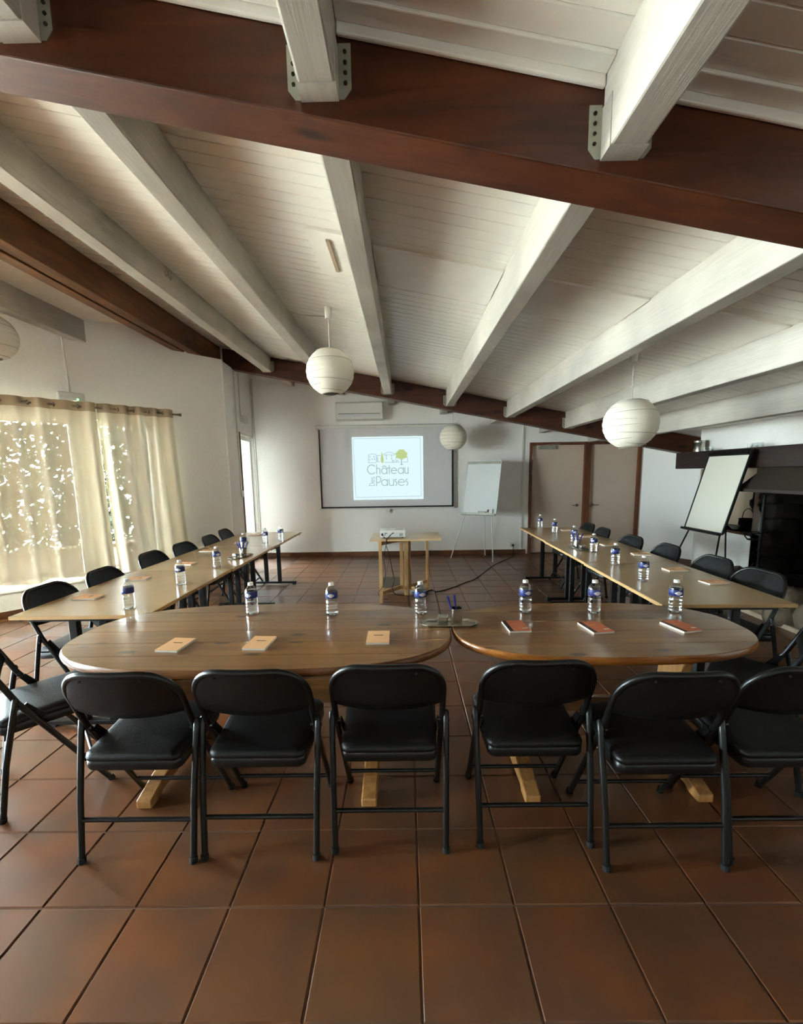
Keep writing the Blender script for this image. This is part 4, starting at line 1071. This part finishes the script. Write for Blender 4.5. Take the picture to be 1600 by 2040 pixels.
ero = er.build('board_eraser', m_galv, bevel=.004); ero.location = fo; tag(ero, 'grey eraser on the ledge of the white flip chart', 'eraser')
mk = MB(); a_ = wf_*.73
mk.hexa([qf(a_, 0, .008), qf(a_+.11, 0, .008), qf(a_+.11, .085, .008), qf(a_, .085, .008), qf(a_, 0, .03), qf(a_+.11, 0, .03), qf(a_+.11, .085, .03), qf(a_, .085, .03)])
mko = mk.build('marker_box', m_whitep, bevel=.003); mko.location = fo; tag(mko, 'pale box of markers on the ledge of the white flip chart', 'box')
mark = MB(); a_ = wf_*.76
mark.hexa([qf(a_, .02, .03), qf(a_+.03, .02, .03), qf(a_+.03, .07, .03), qf(a_, .07, .03), qf(a_, .02, .031), qf(a_+.03, .02, .031), qf(a_+.03, .07, .031), qf(a_, .07, .031)])
mark.build('printed_mark', m_ink, mko)
flip('flip_chart', 'black framed flip chart easel in front of the fireplace wall',
     [(3.65, 5.72, .75), (3.65, 5.04, .75), (3.905, 5.72, 1.70), (3.905, 5.04, 1.70)],
     [(3.45, 5.80, 0), (3.42, 4.86, 0), (4.05, 5.47, 0)], m_black, mat('flip_paper', '#d7d2c2', .5), m_black, m_black)

# ================================================================== PAPER LANTERNS
def lantern(c, R_, label, cordtop, cup=True):
    t = thing('paper_lantern', label, 'lamp', tuple(c), 0, 'round paper lanterns')
    NZ_, NS = 9, 36; vs = []; fs = []; prof_ = []
    a0, a1 = math.radians(22), math.radians(158)
    for i in range(NZ_*3+1):
        a = a0+(a1-a0)*i/(NZ_*3); k = (i % 3)/3
        sag = 1-.018*(1 if i % 3 == 0 else 0)
        prof_.append((R_*math.sin(a)*sag, R_*.96*math.cos(a)))
    MB().lathe(prof_[::-1], NS, cap0=False, cap1=False).build('shade', m_paper, t, smooth=22)
    for i in range(0, NZ_*3+1, 3):
        r_, z_ = prof_[i]
        ring = [(r_*1.003*math.cos(b), r_*1.003*math.sin(b), z_+.012*math.sin(b+i)) for b in np.linspace(0, 2*PI, 41)[:-1]]
        MB().tube(ring, .0022, 4, closed=True).build('rib', m_wire, t)
    fr = MB().tube([(-prof_[0][0], 0, prof_[0][1]), (0, 0, prof_[0][1]-.01), (prof_[0][0], 0, prof_[0][1])], .002, 4); fr.build('wire_frame', m_wire, t)
    zt_ = cordtop-c[2]
    MB().tube([(0, 0, prof_[0][1]-.10), (0, 0, zt_-.09)], .0035, 6).build('cord', m_wcord, t)
    MB().lathe([(.02, 0), (.02, .055), (.017, .06)], 12, (0, 0, prof_[0][1]-.16)).build('bulb_holder', m_whitep, t)
    MB().lathe([(.004, -.10), (.028, -.10), (.034, -.02), (.034, .0)], 16, (0, 0, zt_)).build('ceiling_cup', m_whitep, t, smooth=40)
    return t
def lpos(x, y, pxr, R_):
    d = ray(x, y); zc = R_*FPX/pxr; return Vector((d[0]*zc, d[1]*zc, HC+d[2]*zc))
p = lpos(658, 741, 47.5, .225); lantern(p, .225, 'round paper lantern hanging in front of the air conditioner', ceilz(p.x))
p = lpos(1256, 844, 51.5, .225); lantern(p, .225, 'round paper lantern hanging in front of the taupe doors', ceilz(p.x))
p = lpos(903, 871, 27, .225); lantern(p, .225, 'round paper lantern hanging beside the projection screen behind the cross beam', ceilz(p.x))
p = lpos(-22, 670, 47, .225); lantern(p, .225, 'round paper lantern hanging near the curtained window', lceil(p.x))
cable('lamp_wire', [(-.70, 4.52, 3.02), (-.85, 4.53, 3.04), (-1.0, 4.53, 3.055), (-1.13, 4.55, 3.10)], .005, m_wcord, 'loose twisted wire from the lantern fitting to a joist')

# ================================================================== FIREPLACE
fp_ = thing('fireplace', 'large dark inglenook fireplace with oak mantel beam and boulders', 'fireplace', (4.25, 4.5, 0))
fo_ = Vector((4.25, 4.5, 0))
def fbx(nm, m_, x0, x1, ya, yb, z0, z1, bev=0, par=fp_): 
    return MB().box(x0-4.25, x1-4.25, ya-4.5, yb-4.5, z0, z1).build(nm, m_, par, bevel=bev)
bre = MB()
def bb_(x0, x1, ya, yb, z0, z1): bre.box(x0-4.25, x1-4.25, ya-4.5, yb-4.5, z0, z1)
bb_(4.25, 5.19, 1.5, 6.45, 1.5, 2.2)                   # breast above
bb_(4.25, 5.19, 5.25, 6.45, 0, .70)                    # wall below the niche
bb_(4.25, 5.19, 6.41, 6.45, .70, 1.5); bb_(4.25, 5.19, 5.22, 5.38, 0, 1.5); bb_(4.72, 5.19, 5.38, 6.41, .70, 1.5)
bre.build('chimney_breast', m_wall, fp_)
fbx('niche_back', m_niche, 4.705, 4.72, 5.385, 6.405, .70, 1.5)
fbx('niche_side', m_niche, 4.26, 4.71, 6.395, 6.408, .70, 1.5)
fbx('niche_side', m_wooddk, 4.27, 4.68, 5.385, 5.41, .66, 1.28)
fbx('niche_sill', m_wooddk, 4.245, 4.70, 5.385, 6.40, .665, .70, .004)
fbx('mantel_beam', m_mantel, 4.0, 4.27, 1.6, 6.60, 1.505, 1.735, .012)
hd = MB().hexa([(a-4.25, b-4.5, c) for a, b, c in [(3.86, 1.9, 1.25), (4.6, 1.9, 1.25), (4.6, 5.20, 1.25), (3.86, 5.20, 1.25), (4.05, 2.1, 1.504), (4.6, 2.1, 1.504), (4.6, 5.03, 1.504), (4.05, 5.03, 1.504)]]).build('hood', m_hood, fp_, bevel=.004)
fbx('hood_rim', m_hood, 3.852, 3.875, 1.88, 5.21, 1.235, 1.27, .003)
# firebox: brick back and sides, each brick a piece
fbx('firebox_back', m_mortar, 5.0, 5.18, 1.6, 5.21, .30, 1.5)
bw, bh = .30, .11
bmesh_ = MB().box(-.012, .012, -bw/2+.006, bw/2-.006, .005, bh-.005); br0 = bmesh_.build('brick', m_soot, fp_, bevel=.006)
first = True
for r in range(9):
    for k in range(11):
        y = 1.95+k*bw+(bw/2 if r % 2 else 0)
        if y > 5.05: continue
        o = br0 if first else br0.copy()
        if not first: COL.objects.link(o)
        first = False; o.location = (4.99-4.25+random.uniform(-.006, .006), y-4.5, .33+r*bh)
def boulder(cx, cy, cz, rx, ry, rz_, m_, nm='stone', seed=0, par=fp_):
    rr = random.Random(seed); ph = [rr.uniform(0, 6.28) for _ in range(6)]
    vs = []; fs = []; nu, nv = 14, 8
    for j in range(nv+1):
        b = PI*j/nv
        for i in range(nu):
            a = 2*PI*i/nu
            k = 1+.10*math.sin(2*a+ph[0])*math.sin(b)+.08*math.sin(3*a+ph[1]+2*b)+.06*math.cos(3*b+ph[2]+a)
            p_ = [math.sin(b)*math.cos(a), math.sin(b)*math.sin(a), math.cos(b)]
            p_ = [math.copysign(abs(c)**(.72 if m_ is not m_dstone else .45), c)*k for c in p_]
            vs.append((cx+rx*p_[0]-4.25, cy+ry*p_[1]-4.5, max(.001, cz+rz_*p_[2])))
    for j in range(nv):
        for i in range(nu): l = (i+1) % nu; fs.append((j*nu+i, j*nu+l, (j+1)*nu+l, (j+1)*nu+i))
    return MB().add(vs, fs).build(nm, m_, par, smooth=70)
# jamb of stacked smoked stones
z = .30; k = 0
while z < 1.22:
    h_ = (.17, .13, .20, .15)[k % 4]
    boulder(4.36, 5.10-.01*(k % 2), z+h_/2, .17+.02*(k % 3), .13, h_/2*1.05, m_dstone, seed=k+20); z += h_*.96; k += 1
# raised hearth and its boulders
fbx('firebox_side', m_soot, 4.26, 5.0, 5.195, 5.219, .28, 1.5)
fbx('hearth', m_dstone, 3.78, 5.0, 1.7, 5.30, 0, .28, .01)
for k, (x, y, rx, ry, rz_) in enumerate(((3.98, 5.17, .14, .14, .17), (3.74, 5.05, .16, .15, .17), (3.72, 4.78, .16, .20, .16), (3.70, 4.40, .17, .18, .17), (3.66, 4.08, .20, .18, .19), (3.68, 3.70, .18, .20, .17), (3.70, 3.32, .18, .20, .18))):
    boulder(x, y, rz_*.92, rx, ry, rz_, m_stone, seed=k)
fbx('hearth_kerb', m_niche, 3.52, 3.60, 3.2, 5.2, 0, .05, .01)
# iron fire dog with a cradle ring
an = thing('fire_dog', 'tall wrought iron fire dog with an open cradle and hooks', 'fire dog', (3.98, 4.90, .28))
MB().tube([(0, 0, .0), (0, 0, .92)], .016, 8).build('post', m_iron, an)
MB().bar((-.02, 0, .016), (.55, -.1, .016), .03, .03).build('foot', m_iron, an); MB().bar((0, -.13, .012), (0, .13, .012), .03, .024).build('foot', m_iron, an)
for rz_, zz in ((.085, .50), (.05, .42)):
    MB().tube([(-.06+rz_*math.cos(a), rz_*math.sin(a)+.03, zz) for a in np.linspace(0, 2*PI, 21)[:-1]], .007, 6, closed=True).build('cradle_ring', m_iron, an)
for a in np.linspace(0, 2*PI, 6)[:-1]:
    MB().tube([(-.06+.085*math.cos(a), .03+.085*math.sin(a), .50), (-.06+.075*math.cos(a), .03+.075*math.sin(a), .455), (-.06+.05*math.cos(a), .03+.05*math.sin(a), .42)], .006, 6).build('cradle_rib', m_iron, an)
for zz in (.26, .12):
    MB().tube([(0, .0, zz+.03), (-.05, .01, zz+.03), (-.065, .01, zz), (-.045, .01, zz-.02), (-.02, .01, zz-.012)], .007, 6).build('hook', m_iron, an)
MB().tube([(0, 0, .92), (-.04, 0, .88), (-.07, 0, .80)], .008, 6).build('hook', m_iron, an)
# things on the mantel and in the niche
cn = thing('metal_canister', 'brushed steel canister at the end of the mantel beam', 'canister', (4.12, 6.28, 1.735))
MB().lathe([(.066, 0), (.07, .004), (.07, .125), (.066, .132)], 24).build('canister_body', m_steel, cn, smooth=40)
MB().lathe([(.072, .130), (.072, .148), (.06, .158), (.02, .162)], 24).build('canister_lid', m_steel, cn, smooth=40)
for k, (x, y) in enumerate(((4.08, 6.08), (4.08, 5.97), (4.06, 5.28), (4.06, 5.20), (4.06, 5.12))):
    g = thing('votive_glass', 'small clear candle glass on the mantel beam ' + ('next to the steel canister' if k < 2 else 'above the black flip chart'), 'glass', (x, y, 1.735), 0, 'candle glasses on the mantel')
    MB().lathe([(.024, 0), (.026, .003), (.03, .055), (.028, .055), (.023, .006)], 16).build('cup', m_smallglass, g, smooth=50)
    MB().lathe([(.019, 0), (.019, .014)], 12, (0, 0, .006)).build('candle', m_page, g)
bo = MB().lathe([(.03, 0), (.035, .006), (.075, .045), (.08, .055), (.076, .055), (.033, .012)], 20).build('bowl', m_whitep, smooth=50); bo.location = (4.36, 5.80, .70); tag(bo, 'white bowl on the sill of the fireplace niche', 'bowl')
po = thing('iron_pot', 'dark iron pot with a handle in the fireplace niche', 'pot', (4.52, 5.80, .70))
MB().lathe([(.05, 0), (.085, .02), (.10, .07), (.095, .13), (.105, .14), (.098, .14), (.088, .125)], 20).build('pot_body', m_iron, po, smooth=50)
MB().tube([(0, .1*math.cos(a), .14+.13*math.sin(a)) for a in np.linspace(0, PI, 12)], .005, 6).build('handle', m_iron, po)
gl = thing('oven_glove', 'grey oven glove hanging on the niche side', 'glove', (4.33, 5.42, 1.10))
MB().prism([(-.05, -.14), (.05, -.14), (.06, -.02), (.06, .10), (.03, .15), (-.03, .15), (-.055, .10), (-.09, .05), (-.095, -.01), (-.06, -.03)], .0, .03, lambda u_, v_, d: (u_, d-.005, -v_)).build('glove_body', mat('grey_quilt', '#5c5b5a', .9), gl, bevel=.01)
MB().tube([(0, .01, .13), (.0, .0, .17)], .004, 6).build('hanging_loop', m_wcord, gl)
